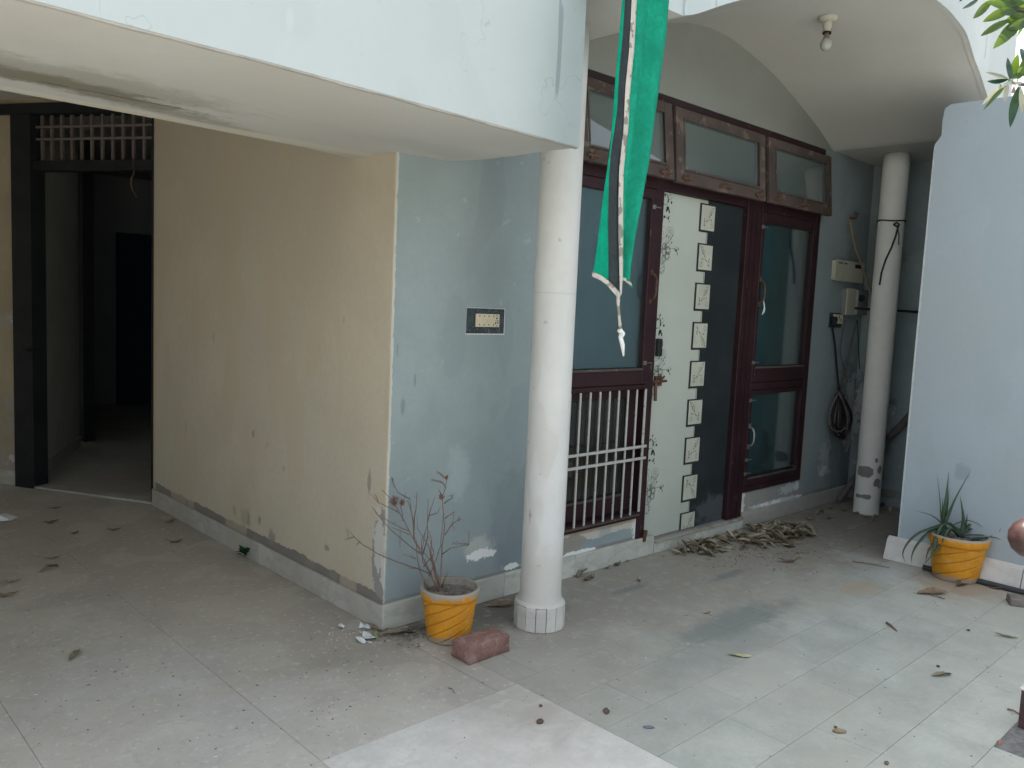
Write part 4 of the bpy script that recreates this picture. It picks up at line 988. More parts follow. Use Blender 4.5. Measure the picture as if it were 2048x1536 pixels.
# trim centre line
trimL = [(1265, T), (1259, 0), (1254, 100), (1246, 180), (1243, 260), (1234, 340), (1233, 400), (1233, 470), (1235, 540), (1236, 588)]
trimR = [(1275, T), (1269, 0), (1264, 100), (1256, 180), (1252, 260), (1244, 340), (1243, 400), (1242, 470), (1242, 540), (1239, 590)]
strip('white_trim', trimL, trimR, BRAID, -.010, .001, 2, 3)
strip('black_stripe', [(1252, T), (1246, 0), (1241, 70), (1234, 150), (1231, 220), (1218, 300), (1214, 360), (1213, 440), (1216, 510), (1217, 562)], [(x+1, y) for x, y in trimL[:-1]] + [(1236, 583)], FBLACK, -.004, .004, 1.5, 6, 1)
strip('green_panel', [(1251, T), (1245, 0), (1239, 70), (1232, 150), (1225, 250), (1216, 330), (1206, 390), (1197, 460), (1188, 530), (1185, 545)], [(1253, T), (1247, 0), (1243, 70), (1236, 150), (1233, 220), (1220, 300), (1216, 360), (1215, 440), (1218, 510), (1219, 563)], FGREEN2, -.001, .004, 1, 5, 2)
strip('green_panel', [(x-1, y) for x, y in trimR[:-1]] + [(1241, 556)], [(1352, T), (1345, 0), (1341, 60), (1328, 150), (1316, 230), (1304, 330), (1290, 400), (1274, 470), (1263, 530), (1262, 566)], FGREEN, .004, .016, 3.2, 26, 3, nv=60)
strip('hem_trim', [(1182, 543), (1200, 551), (1215, 562), (1230, 577), (1237, 586)], [(1181, 553), (1199, 561), (1213, 573), (1228, 590), (1236, 597)], BRAID, -.008, .0, 1, 2, 0, nv=16)
strip('hem_trim', [(1242, 553), (1250, 556), (1258, 562), (1262, 566)], [(1241, 559), (1249, 562), (1256, 568), (1263, 572)], BRAID, -.003, 0, 1, 2, 0, nv=10)
pts = [(1237, 585), (1236, 610), (1239, 640), (1241, 660)]
MB().tube([PY(x, y, FYP-.01) for x, y in pts], [.009, .006, .0055, .007], 8).obj('cord', BRAID, fl, smooth=True)
b = MB(); b.tube([PY(x, y, FYP-.012) for x, y in ((1239, 660), (1244, 666), (1241, 674), (1245, 690), (1247, 712))], [.010, .011, .008, .009, .003], 8); b.tube([PY(x, y, FYP-.02) for x, y in ((1243, 665), (1247, 668), (1244, 673))], .007, 6); b.obj('knot', WTIE, fl, smooth=True)
fr = MB()
for k in range(6): fr.tube([PY(1260+k*.6, 564+k, FYP), PY(1259+k*1.4, 575+random.uniform(-2, 3), FYP-.004)], .0008, 4)
fr.obj('frayed_corner', FGREEN, fl)

# ================================================================== pots, shrub, aloe
def pot(c, rt_, rb, h, label, rim, dusty, rimh, turns, ph, sp_=.05):
    t = empty('flower_pot', (c[0], c[1], 0), label, 'flower pot', 'orange painted flower pots')
    mat = potmat('orange_pot_paint_a' if dusty > .05 else 'orange_pot_paint_b', 0, rimh, c, dusty)
    def fn(r, z, a):
        if z < .012 or z > h-rim-.005: return r+.0012*math.sin(5*a+z*20)
        s_ = (a*turns/(2*math.pi) - z/sp_ + ph) % 1.0; d = min(s_, 1-s_)
        return r - .0065*math.exp(-(d/.065)**2) + .0045*(s_-.5)
    prof_ = [(rb*.9, .001), (rb, .006)]
    for k in range(1, 130):
        z = (h-rim)*k/130; q = z/(h-rim); prof_.append((rb+(rt_*.90-rb)*(q**.85), z))
    prof_ += [(rt_*.90, h-rim-.004), (rt_*.955, h-rim), (rt_*.985, h-rim*.8), (rt_, h-rim*.35), (rt_*1.0, h-.006), (rt_*.975, h), (rt_*.90, h-.002)]
    MB().lathe(prof_, (c[0], c[1], 0), 128, fn=fn, cap0=True).obj('pot_body', mat, t, smooth=True)
    MB().lathe([(rt_*.8995, h-.002), (rt_*.875, h-.012), (rt_*.85, h-.04), (rt_*.82, h-.06)], (c[0], c[1], 0), 64).obj('pot_lining', simple('bare_pot_clay', (.31, .27, .22), .9, .2, 20, bump=.5), t, smooth=True)
    b = MB(); n = 56; vs = []
    for j in range(16):
        for k in range(n):
            a = 2*math.pi*k/n; r = rt_*.85*j/15; vs.append((c[0]+r*math.cos(a), c[1]+r*math.sin(a), h-.034+.010*noise.noise(Vector((r*40*math.cos(a), r*40*math.sin(a), 3)))+.010*noise.noise(Vector((r*140*math.cos(a), r*140*math.sin(a), 9)))))
    b.add(vs, [(j*n+k, j*n+(k+1) % n, (j+1)*n+(k+1) % n, (j+1)*n+k) for j in range(15) for k in range(n)])
    b.obj('soil', SOIL, t)
    return t
gp = G(893, 1291); pc1 = Vector((gp.x, gp.y, 0))+fdir*.095
dep1 = (pc1-O).dot(FWD)
pot(pc1, .138, .097, .245, 'orange flower pot with a grey chipped rim at the corner of the house', .045, .09, .225, 7, .1, .050)
gp = G(1930, 1168); pc2 = Vector((gp.x, gp.y, 0))+fdir*.115
pot(pc2, .172, .122, .275, 'orange flower pot with the aloe by the right wall', .055, .03, .262, 5, .4, .060)
# dead shrub
sh = empty('dead_shrub', (pc1.x, pc1.y, .2), 'leafless thin twiggy shrub standing in the pot at the house corner', 'shrub')
def C4(x, y): return (680+x/3.939, 930+y/3.939)
stems = [
 [(795, 1050), (760, 960), (715, 860), (640, 700), (585, 590), (545, 520), (500, 430), (440, 330), (400, 270), (330, 195)],
 [(700, 850), (560, 800), (390, 740), (300, 700), (180, 630), (110, 565), (75, 520)], [(110, 565), (70, 580), (35, 590)], [(150, 610), (130, 635)],
 [(640, 700), (550, 640), (400, 510), (300, 400), (255, 330)], [(585, 590), (575, 450), (560, 350), (548, 250)], [(580, 560), (585, 420), (600, 330), (605, 215)],
 [(650, 720), (690, 560), (690, 430), (693, 265)], [(690, 450), (720, 330), (750, 245)], [(790, 1045), (785, 950), (800, 800), (805, 640), (825, 480), (810, 330), (805, 250), (835, 180), (838, 110)],
 [(785, 1030), (745, 800), (715, 700), (720, 600), (705, 520)], [(825, 550), (880, 470), (930, 435), (960, 425)], [(810, 700), (870, 655), (1015, 630), (1022, 510)], [(825, 420), (900, 370), (885, 470), (900, 515)],
 [(820, 300), (885, 260), (890, 235), (860, 245)], [(545, 520), (470, 490), (340, 420), (300, 390)], [(470, 380), (400, 340), (300, 295), (240, 225)], [(740, 830), (700, 640), (610, 500), (605, 400)],
 [(720, 1010), (690, 960), (640, 860), (610, 740), (600, 600)], [(775, 900), (720, 760), (620, 640), (585, 560)], [(700, 400), (770, 375), (790, 330)], [(500, 440), (480, 330), (525, 215)], [(790, 1040), (735, 820), (715, 740)],
 [(545, 550), (460, 510), (400, 490)], [(600, 740), (540, 715), (490, 700)], [(550, 270), (455, 215), (425, 160), (410, 100)], [(790, 1030), (770, 880), (730, 760), (740, 660)], [(715, 860), (650, 760), (640, 600), (690, 480)],
 [(800, 960), (850, 840)], [(700, 880), (760, 740), (790, 640), (805, 500), (815, 350)], [(720, 860), (600, 815), (540, 810)], [(560, 360), (540, 300), (525, 280)], [(930, 440), (940, 400)], [(800, 240), (770, 180)], [(835, 180), (800, 130), (725, 110)], [(838, 110), (800, 70), (765, 50)], [(1015, 622), (950, 618), (890, 612)], [(660, 800), (740, 700), (700, 560)], [(300, 295), (290, 250), (265, 225)], [(640, 700), (660, 600), (685, 480)]]
rnd = random.Random(11)
for k, s_ in enumerate(stems):
    d0 = rnd.uniform(-.01, .01); d1 = rnd.uniform(-.16, -.01); pts = []; n = len(s_)
    off0 = 0 if s_[0][1] > 950 else rnd.uniform(-.03, .03)
    for i in range((n-1)*3+1):
        a, f = divmod(i, 3); a2 = min(a+1, n-1); f /= 3
        x = s_[a][0]*(1-f)+s_[a2][0]*f; y = s_[a][1]*(1-f)+s_[a2][1]*f; q = C4(x+rnd.uniform(-2.5, 2.5), y+rnd.uniform(-2.5, 2.5)); t = i/((n-1)*3)
        pts.append(PD(q[0], q[1], dep1+d0+off0+d1*t))
    r0 = .0042 if s_[0][1] > 950 else .0026
    if k in (1, 4, 5, 6, 7): r0 = .0034
    b = MB().tube(pts, [r0*(1-.68*i/(len(pts)-1)) for i in range(len(pts))], 6)
    for i in range(2, len(pts)-1, 2):
        if rnd.random() < .5:
            dv = Vector((rnd.uniform(-1, 1), rnd.uniform(-1, 1), rnd.uniform(.1, 1))).normalized()*rnd.uniform(.006, .016); b.tube([pts[i], pts[i]+dv], [.0013, .0006], 4)
    b.obj('twig', TWIG, sh, smooth=True)
for (x, y, r) in ((425, 275, 38), (490, 295, 24), (800, 255, 24), (838, 98, 15), (430, 305, 18)):
    b = MB(); rr_ = r/3.939*dep1/FPX
    q = C4(x, y); c_ = PD(q[0], q[1], dep1)
    for k in range(60):
        a = Vector((rnd.gauss(0, 1), rnd.gauss(0, 1), rnd.gauss(0, 1))).normalized()*rr_*rnd.random()**.5; e_ = Vector((rnd.gauss(0, 1), rnd.gauss(0, 1), rnd.gauss(0, 1))).normalized()*.006; f_ = e_.cross(Vector((rnd.random(), .3, rnd.random()))).normalized()*.0022
        b.add([c_+a-e_, c_+a+f_, c_+a+e_, c_+a-f_], [(0, 1, 2, 3)])
    b.obj('dried_flower_head', BUD, sh, fix=False)
for (x0, y0, x1, y1) in ((725, 110, 800, 130), (765, 50, 838, 105), (410, 95, 430, 165), (890, 612, 1000, 625)):
    b = MB()
    for k in range(7):
        x = x0+(x1-x0)*k/6; y = y0+(y1-y0)*k/6; q = C4(x, y); q2 = C4(x+rnd.uniform(-3, 6), y+14)
        b.tube([PD(q[0], q[1], dep1), PD(q2[0], q2[1], dep1-.005)], [.0016, .0022], 4)
    b.obj('leaflet_spray', TWIG, sh)
# aloe
dep2 = (pc2-O).dot(FWD)
al = empty('aloe_plant', (pc2.x, pc2.y, .24), 'green aloe with long arching pointed leaves in the pot by the right wall', 'aloe')
def C3(x, y): return (1780+x/5.907, 930+y/5.907)
leaves = [([(615, 700), (600, 560), (588, 380), (553, 95)], 22, 0), ([(640, 690), (650, 520), (670, 330), (695, 92)], 24, .05), ([(645, 690), (700, 560), (780, 380), (955, 62)], 26, -.04), ([(610, 690), (530, 620), (440, 575), (300, 545)], 16, 0), ([(845, 820), (865, 640), (850, 500), (827, 368)], 17, 0),
 ([(870, 790), (950, 690), (1060, 530), (1195, 376)], 18, .04), ([(900, 790), (1060, 700), (1250, 655), (1482, 652)], 17, .06), ([(640, 700), (480, 750), (330, 810), (210, 920), (150, 1050), (185, 1155)], 24, -.09), ([(560, 750), (440, 810), (320, 940), (262, 1060), (258, 1162)], 20, -.10),
 ([(640, 720), (560, 800), (520, 930), (525, 1085)], 24, -.10), ([(650, 730), (580, 860), (460, 1000), (420, 1150)], 22, -.12), ([(740, 710), (900, 655), (1040, 695), (1170, 800)], 12, -.03), ([(850, 830), (1000, 825), (1200, 835), (1420, 890)], 15, -.05), ([(880, 880), (1080, 855), (1270, 865), (1440, 998)], 14, -.10), ([(1250, 870), (1280, 820), (1306, 750)], 7, -.10),
 ([(700, 760), (640, 860), (520, 1040), (392, 1182)], 22, -.13), ([(800, 760), (700, 700), (600, 720), (545, 880), (530, 1010)], 28, -.08), ([(625, 690), (622, 560), (622, 398)], 14, -.05), ([(660, 650), (680, 480), (696, 285)], 12, -.07), ([(890, 730), (905, 650), (912, 575)], 10, -.03), ([(870, 730), (875, 680), (877, 625)], 9, 0),
 ([(820, 840), (740, 760), (690, 760), (640, 850), (600, 960)], 26, -.11), ([(860, 840), (780, 760), (700, 680), (600, 700)], 24, -.05), ([(900, 900), (1000, 880), (1150, 860), (1200, 830)], 16, -.12), ([(640, 700), (700, 690), (780, 760), (830, 830)], 24, -.02)]
for L_, wd, dz in leaves:
    n = len(L_); pts = []
    for i in range((n-1)*5+1):
        a = min(i//5, n-2); f = (i-a*5)/5
        p0 = L_[max(a-1, 0)]; p1 = L_[a]; p2 = L_[a+1]; p3 = L_[min(a+2, n-1)]
        xy = [.5*((2*p1[c])+(-p0[c]+p2[c])*f+(2*p0[c]-5*p1[c]+4*p2[c]-p3[c])*f*f+(-p0[c]+3*p1[c]-3*p2[c]+p3[c])*f**3) for c in (0, 1)]
        t = i/((n-1)*5); q = C3(*xy); pts.append(PD(q[0], q[1], dep2+dz*t*1.4))
    r0 = wd*1.35/5.907*dep2/FPX
    MB().tube(pts, [max(.0012, r0*(1-(i/(len(pts)-1))**1.3)) for i in range(len(pts))], 7, flat=.42).obj('leaf', ALOE, al, smooth=True)

# ================================================================== bricks and floor things
A = G(938, 1331); B_ = G(1019, 1303); C_ = G(906, 1310)
u = (B_-A); Lb = u.length; u.normalize(); v_ = Vector((-u.y, u.x, 0)); Wd = min(abs((C_-A).dot(v_)), .12)
def brick(origin, u, v_, L_, W_, Hh, label, seed, mat=BRICK):
    b = MB(); nx, ny, nz = 12, 6, 4; rnd = random.Random(seed)
    bm = bmesh.new(); bmesh.ops.create_cube(bm, size=1.0)
    for v in bm.verts: v.co = Vector(((v.co.x+.5)*L_, (v.co.y+.5)*W_, (v.co.z+.5)*Hh))
    bmesh.ops.bevel(bm, geom=list(bm.edges), offset=.003, segments=1, affect='EDGES')
    bmesh.ops.subdivide_edges(bm, edges=bm.edges, cuts=3, use_grid_fill=True)
    for v in bm.verts:
        nn = noise.noise_vector(v.co*28+Vector((seed, 0, 0)))*.0035 + noise.noise_vector(v.co*9+Vector((seed, 4, 0)))*.003
        v.co += nn; v.co.z = max(v.co.z, 0)
        v.co = origin+u*v.co.x+v_*v.co.y+Vector((0, 0, v.co.z+.0005))
    me = bpy.data.meshes.new('brick'); bm.to_mesh(me); bm.free(); o = link('brick', me, mat, None, True); return tag(o, label, 'brick')
print('brick', Lb, Wd)
brick(A, u, v_, Lb, Wd, .078, 'loose red brick lying in front of the flower pot at the house corner', 3)
g = G(2020, 1212); brick(Vector((g.x, g.y, 0)), Vector((.45, -.89, 0)), Vector((.89, .45, 0)), .22, .10, .045, 'thin dusty broken brick against the right wall near the aloe pot', 5, simple('dusty_brick', (.22, .19, .17), .9, .15, 20, bump=.5))
# hose along the right wall
hp_ = [G(1864, 1126, .015), G(1900, 1140, .013), G(1970, 1160, .013), G(2010, 1170, .013), G(2060, 1186, .013)]
hp_ = [Vector((min(v.x, 5.405), v.y, .0165)) for v in hp_]
hp_ += [hp_[-1]+Vector((-.02, -.6, 0)), hp_[-1]+Vector((0, -1.6, 0))]
tag(MB().tube(hp_, .016, 10).obj('hose_pipe', simple('grey_black_pipe', (.045, .05, .058), .45)), 'dark grey pipe lying along the foot of the right wall behind the aloe pot', 'pipe')
# metal railing at the right edge
rl = empty('railing', (3.62, .82, 0), 'pinkish brown painted iron railing with a ball finial at the right edge', 'railing')
bpos = PD(2060, 1076, 2.75)
MB().lathe([(.001, -.066), (.03, -.059), (.052, -.040), (.064, -.012), (.064, .014), (.052, .041), (.03, .059), (.001, .066)], bpos, 32).obj('ball_finial', PEACH, rl, smooth=True)
pf = G(2034, 1457)
MB().box((pf.x+.002, pf.y-.05, .004), (pf.x+.052, pf.y, .155)).obj('stub_post', PEACH, rl, .003)
MB().box((pf.x-.003, pf.y-.055, .156), (pf.x+.057, pf.y+.005, .164)).obj('painted_sunlit_top', PAINTFL, rl, .002)  # white top stands in for sunlight on the stub post
MB().tube([bpos, bpos+Vector((.22, -.12, -.01)), bpos+Vector((.9, -.45, 0))], .02, 10).obj('top_rail', PEACH, rl, smooth=True)
pe = bpos+Vector((.42, -.215, 0)); MB().tube([(pe.x, pe.y, 0), (pe.x, pe.y, pe.z)], .02, 10).obj('upright', PEACH, rl)
MB().tube([(pf.x+.05, pf.y-.025, .12), (pe.x, pe.y, .12)], .012, 8).obj('lower_rail', PEACH, rl)

# dry leaves: eight shapes shared by all copies
def leafmesh(name, L_, W_, curl, fold, seed, mat):
    rnd = random.Random(seed); b = MB(); n = 8; vs = []
    for i in range(n+1):
        t = i/n; w_ = W_*math.sin(math.pi*min(1, t*.92+.05))**.8*(1 if t < .99 else .1); x = (t-.5)*L_; z = curl*L_*(2*t-1)**2+.006*noise.noise(Vector((t*4, seed, 0)))
        tw = .5*math.sin(t*3+seed)
        for s_ in (-1, 0, 1):
            vs.append((x, s_*w_/2*math.cos(tw*.5), z+abs(s_)*fold*w_+s_*w_*.3*math.sin(tw)))
    for i in range(n):
        for k in range(2): b.f.append((3*i+k, 3*i+k+1, 3*i+4+k, 3*i+3+k)); b.mi.append(0)
    b.v = vs
    b.tube([vs[1], (vs[1][0]-L_*.12, .003, vs[1][2]+.003)], .0012, 4)
    me = b.mesh(name, fix=False); zmin = min(v.co.z for v in me.vertices)
    for v in me.vertices: v.co.z -= zmin
    me.materials.append(mat)
    for p in me.polygons: p.use_smooth = True
    return me
LM = [leafmesh('dry_leaf', .085+.012*(k % 4), .022+.004*(k % 3), [.10, .16, -.12, .06][k % 4], [.25, .5, .1, .7][(k//2) % 4], k, DRY[[0, 1, 0, 2, 0, 1, 0, 0, 1, 2][k]]) for k in range(10)]
def put_leaf(px, py, k, rz, sc=1, z=.002, tilt=(0, 0), label=None, group=None, cat='leaf', me=None):
    o = bpy.data.objects.new('dry_leaf', me or LM[k % 10]); COL.objects.link(o); g_ = G(px, py); g_.z = z
    o.location = g_; o.rotation_euler = (tilt[0], tilt[1], rz); o.scale = (sc, sc, sc)
    return tag(o, label, cat, group)
rnd = random.Random(21)
PL = 'dry olive brown leaf in the heap on the floor before the front door'
cl = [(1395, 1100, 50, 17, 40), (1540, 1074, 72, 25, 92), (1470, 1086, 45, 15, 26), (1598, 1072, 24, 27, 22), (1358, 1100, 30, 10, 10)]
for (cx_, cy_, rx, ry, n_) in cl:
    for _ in range(n_):
        a = rnd.random()*6.283; q = rnd.random()**.6; px = cx_+rx*q*math.cos(a); py = cy_+ry*q*math.sin(a)
        h_ = (1-q)*.07*rnd.random()
        # keep the heap off the wall
        g_ = G(px, py)
        if g_.y > 3.02: continue
        put_leaf(px, py, rnd.randrange(10), rnd.random()*6.283, rnd.uniform(.75, 1.25), .003+h_, (rnd.uniform(-.8, .8), rnd.uniform(-.55, .55)), PL, 'dry leaves heaped before the door')
Yl = leafmesh('yellow_leaf', .105, .03, .03, .1, 5, YLEAF); big = leafmesh('dry_leaf', .16, .045, .03, .35, 6, DRY[1]); olive = leafmesh('dry_leaf', .13, .035, .02, .4, 8, DRY[0])
for px, py, k, rz, sc, lab, me in (
    (1480, 1313, 0, -.95, 1.0, 'pale yellow leaf lying alone on the open grey floor', Yl), (1455, 1097, 0, -.4, .7, 'small yellow leaf at the front edge of the leaf heap', Yl),
    (1005, 1213, 0, -.6, 1.0, 'long curled brown leaf between the flower pot and the column', big), (150, 1312, 0, .9, 1.0, 'pointed olive leaf lying alone at the left front of the floor', olive),
    (1575, 1125, 1, -.8, 1.1, 'curled brown leaf just in front of the heap', None), (1590, 1120, 3, .2, 1.1, 'straw coloured leaf touching the curled brown one', None),
    (1185, 1155, 0, .5, 1.1, 'grey brown leaf beside the foot of the near column', None), (1165, 1150, 2, .3, 1.2, 'folded leaf nearest the near column', None), (1175, 1160, 5, .2, 1.1, 'brown leaf under the folded one by the near column', None), (1150, 1152, 4, .1, .9, 'small olive leaf tight against the near column', None),
    (1235, 1130, 1, .4, 1.1, 'curved leaf against the skirting left of the door step', None), (1255, 1122, 0, .5, .9, 'leaf beside the marble joint left of the door step', None), (1215, 1137, 4, .1, .8, 'small leaf at the skirting under the white grille', None),
    (1278, 1163, 1, 1.0, .6, 'tiny curled leaf on the floor below the door step', None), (1413, 1228, 5, -.4, .55, 'tiny dark leaf in the middle of the grey floor', None),
    (1715, 1028, 0, -.3, 1.2, 'leaf at the left foot of the far column', None), (1735, 1036, 4, -.4, 1.2, 'leaf in front of the foot of the far column', None), (1750, 1040, 6, .1, 1.2, 'pale leaf in front of the far column', None), (1690, 1022, 1, -.1, 1.1, 'leaf left of the far column on the brown dust', None), (1780, 1022, 3, .4, 1.4, 'tan leaf in the corner right of the far column', None), (1665, 1018, 0, -.2, 1.1, 'leaf on the dust below the cable coil', None), (1640, 1028, 2, 0, 1.1, 'leaf between the heap and the far column', None), (1660, 1037, 4, -.1, 1.2, 'leaf nearer the heap on the brown dust', None), (1620, 1040, 1, -.5, 1.1, 'thin leaf behind the leaf heap', None), (1765, 1012, 5, .3, 1.2, 'brown leaf in the shade behind the far column', None),
    (1865, 1188, 5, -.6, 1.2, 'narrow brown leaf in front of the aloe pot', big), (1925, 1170, 0, -.1, .9, 'brown leaf tucked under the aloe pot', big), (2012, 1275, 3, -1.2, .9, 'curled straw leaf on the right of the floor', None), (1885, 1352, 0, -.5, .8, 'thin olive leaf at the right front of the floor', olive), (1830, 1112, 5, -.6, 1.1, 'leaf against the marble skirting of the right wall', big), (1995, 1172, 1, .3, 1.0, 'crumpled leaf beside the pipe by the right wall', None), (1985, 1176, 5, 1.3, 1.0, 'dark crumpled leaf beside the pipe', None),
    (103, 1047, 1, .3, 1.3, 'dark folded leaf in the shade before the doorway', None), (110, 1018, 0, .0, 1.3, 'faint leaf in the shade near the doorway', None), (340, 1045, 5, .4, 1.2, 'dark leaf against the skirting of the beige wall', None), (105, 1118, 4, -.4, 1.2, 'leaf in the dark left part of the passage', None), (100, 1140, 2, .4, 1.3, 'curled leaf in the dark left part of the passage', None), (350, 1085, 5, -.2, 1.3, 'small dark leaf in the middle of the passage', None), (15, 1193, 1, -.3, 1.4, 'leaf at the far left edge of the floor', None), (230, 1062, 1, .1, 1.2, 'thin dark leaf in the passage', None), (25, 1165, 0, .1, 1.4, 'pale brown leaf near the left edge of the floor', None), (150, 1068, 5, .7, 1.0, 'small brown leaf near the doorway', None),
    (798, 1270, 5, -.3, 1.3, 'dark leaf at the corner of the skirting near the plastic scraps', olive), (760, 1262, 1, -.9, 1.3, 'brown curled leaf leaning on the plastic scraps', None)):
    if px < 400: sc *= .78
    put_leaf(px, py, k, rz, sc, .003, (rnd.uniform(-.12, .12), rnd.uniform(-.1, .1)), lab, None, 'leaf', me)
# scraps of white plastic by the corner
for px, py, s_, rz, lab in ((728, 1258, .045, .4, 'white plastic scrap at the house corner, rear one'), (735, 1277, .055, 1.1, 'largest white plastic scrap at the house corner'), (722, 1284, .035, 2.0, 'small white plastic scrap nearest the camera at the house corner'), (683, 1256, .028, .2, 'white flake lying apart to the left of the scraps')):
    g_ = G(px, py); b = MB(); vs = [];
    for k in range(9):
        a = 2*math.pi*k/9; r = s_*rnd.uniform(.55, 1.0); vs.append((g_.x+r*math.cos(a)*.6, g_.y+r*math.sin(a), .004+rnd.random()*.022*(s_/.05)))
    vs.append((g_.x, g_.y, .012)); b.add(vs, [(k, (k+1) % 9, 9) for k in range(9)])
    o = b.obj('plastic_scrap', PLASTIC, None, fix=False); md = o.modifiers.new('s', 'SOLIDIFY'); md.thickness = .001; tag(o, lab, 'scrap', 'white scraps at the house corner')
g_ = G(752, 1272); tag(MB().tube([(g_.x-.03, g_.y-.05, .008), (g_.x, g_.y, .018), (g_.x+.03, g_.y+.05, .008)], [.003, .013, .004], 8, flat=.4).obj('green_leaf_scrap', simple('wilted_green', (.22, .27, .12), .6)), 'wilted pale green leaf under the plastic scraps', 'leaf')
g_ = G(10, 1040); b = MB(); b.add([(g_.x-.16, g_.y, .01), (g_.x+.02, g_.y-.05, .006), (g_.x+.075, g_.y+.0, .008), (g_.x+.02, g_.y+.06, .03), (g_.x-.06, g_.y+.08, .012), (g_.x-.05, g_.y, .045)], [(0, 1, 5), (1, 2, 5), (2, 3, 5), (3, 4, 5), (4, 0, 5)])
o = b.obj('plastic_bag', PLASTIC, None, fix=False); o.modifiers.new('s', 'SOLIDIFY').thickness = .001; tag(o, 'crumpled pale plastic bag on the floor at the far left', 'plastic bag')
# weed at the skirting
gw = PX(497, 1122, 2.18); wd = empty('weed', (2.165, gw.y, 0), 'small bright green weed growing at the foot of the beige wall', 'weed')
for k in range(8):
    a = k*.8+.3; el = .3+.5*(k % 3)/2; b = MB(); d_ = Vector((-abs(math.cos(a))*.8-.1, math.sin(a), 0)).normalized(); base_ = Vector((2.168, gw.y, .008+.004*k))
    tip = base_+d_*.06+Vector((0, 0, .06*el+.01)); mid = base_*.45+tip*.55+Vector((0, 0, .008)); sd = Vector((-d_.y, d_.x, .1))*.019
    b.add([base_, mid-sd, tip, mid+sd, mid+Vector((0, 0, -.005))], [(0, 1, 4), (1, 2, 4), (2, 3, 4), (3, 0, 4)]); b.obj('leaf', WEED, wd, fix=False)
# single stones, pods, droppings
def lump(px, py, s_, mat, lab, name='pebble', sq=.5, cat='pebble', el=1.0, rz=0):
    g_ = G(px, py); bm = bmesh.new(); bmesh.ops.create_icosphere(bm, subdivisions=2, radius=1)
    for v in bm.verts:
        v.co *= 1+.35*noise.noise(v.co*1.7+Vector((px, py, 0))); v.co = Vector((v.co.x*s_*el, v.co.y*s_, v.co.z*s_*sq)); v.co.rotate(Matrix.Rotation(rz, 3, 'Z')); v.co += Vector((g_.x, g_.y, s_*sq*.8))
    me = bpy.data.meshes.new(name); bm.to_mesh(me); bm.free(); return tag(link(name, me, mat, None, True), lab, cat)
SEED = simple('brown_pod', (.13, .095, .07), .9, .3, 60, bump=.5); STRAWM = simple('straw_dropping', (.27, .21, .13), .9, .3, 60, bump=.7)
lump(1080, 1446, .012, SEED, 'brown seed pod on the white marble slab', 'seed_pod', .7, 'seed pod', 1.3, .3)
lump(1081, 1413, .007, SEED, 'small dark seed behind the pod on the white marble slab', 'seed_pod', .7, 'seed pod')
lump(1213, 1424, .013, SEED, 'crumbled brown pod on the grey stone right of the marble slab', 'seed_pod', .5, 'seed pod', 1.6, .7)
lump(1297, 1456, .009, simple('blue_grey_scrap', (.16, .18, .22), .7), 'blue grey scrap of paper on the stone floor at the front', 'paper_scrap', .5, 'scrap', 2.4, -.75)
lump(1678, 1465, .013, STRAWM, 'speckled tan dropping on the floor at the front right', 'dropping', .6, 'dropping', 2.0, -.8)
lump(1671, 1456, .007, SEED, 'dark crumb touching the tan dropping', 'seed_pod', .7, 'seed pod')
lump(1773, 1528, .008, SEED, 'dark seed near the bottom edge of the floor', 'seed_pod', .7, 'seed pod', 1.5)
lump(1876, 1334, .008, SEED, 'round dark seed near the thin olive leaf', 'seed_pod', .7, 'seed pod')
lump(1937, 1262, .008, SEED, 'dark crumb right of the floor centre', 'seed_pod', .7, 'seed pod')
lump(1999, 1488, .010, simple('brick_chip', (.36, .17, .11), .9), 'orange brick chip on the rough grey paver', 'brick_chip', .6, 'chip', 1.4, .5)
for (x0, y0, x1, y1, lab, r) in ((1705, 1123, 1780, 1136, 'long thin stick on the floor left of the aloe pot', .0035), (1773, 1245, 1794, 1262, 'short dark stick on the grey floor', .006), (2015, 1418, 2045, 1432, 'thin stick near the railing post', .004), (1590, 1108, 1620, 1106, 'twig beside the leaf heap', .003), (1838, 1183, 1890, 1198, 'split brown stick in front of the aloe pot', .005), (897, 1376, 910, 1387, 'tiny bent twig before the red brick', .002)):
    a_ = G(x0, y0, .006); c_ = G(x1, y1, .004); mm = (a_+c_)/2+Vector((.006, .008, .004)); tag(MB().tube([a_, mm, c_], [r, r*.9, r*.5], 6).obj('stick', TWIG if r > .0025 else SEED), lab, 'stick')
# crumbs nobody could count
rnd = random.Random(33)
def crumbs(name, n_, mat, rng, smin, smax, region):
    b = MB()
    for _ in range(n_):
        px, py = region(rnd); g_ = G(px, py)
        if g_.y > 3.05 and g_.x > 2.17: continue
        if 5.4 < g_.x and g_.y < 2.1: continue
        s_ = rnd.uniform(smin, smax); a = rnd.random()*6.28
        d1 = Vector((math.cos(a), math.sin(a), 0))*s_*rnd.uniform(.8, 2); d2 = Vector((-math.sin(a), math.cos(a), 0))*s_*.6; zt_ = Vector((0, 0, s_*.6))
        c_ = Vector((g_.x, g_.y, .001))
        b.add([c_-d1, c_-d2, c_+d1, c_+d2, c_+zt_], [(0, 1, 4), (1, 2, 4), (2, 3, 4), (3, 0, 4)])
    return tag(b.obj(name, mat, None, fix=False), rng[0], rng[1], kind='stuff')
crumbs('dark_grit', 300, SEED, ('scattered dark crumbs of soil and leaf over the floor', 'grit'), .0012, .0045, lambda r: (r.uniform(600, 2040), 1536-(r.random()**.8)*440))
crumbs('dark_grit', 160, SEED, ('dark crumbs along the passage floor by the beige wall', 'grit'), .002, .005, lambda r: (r.uniform(20, 760), r.uniform(1040, 1500)))
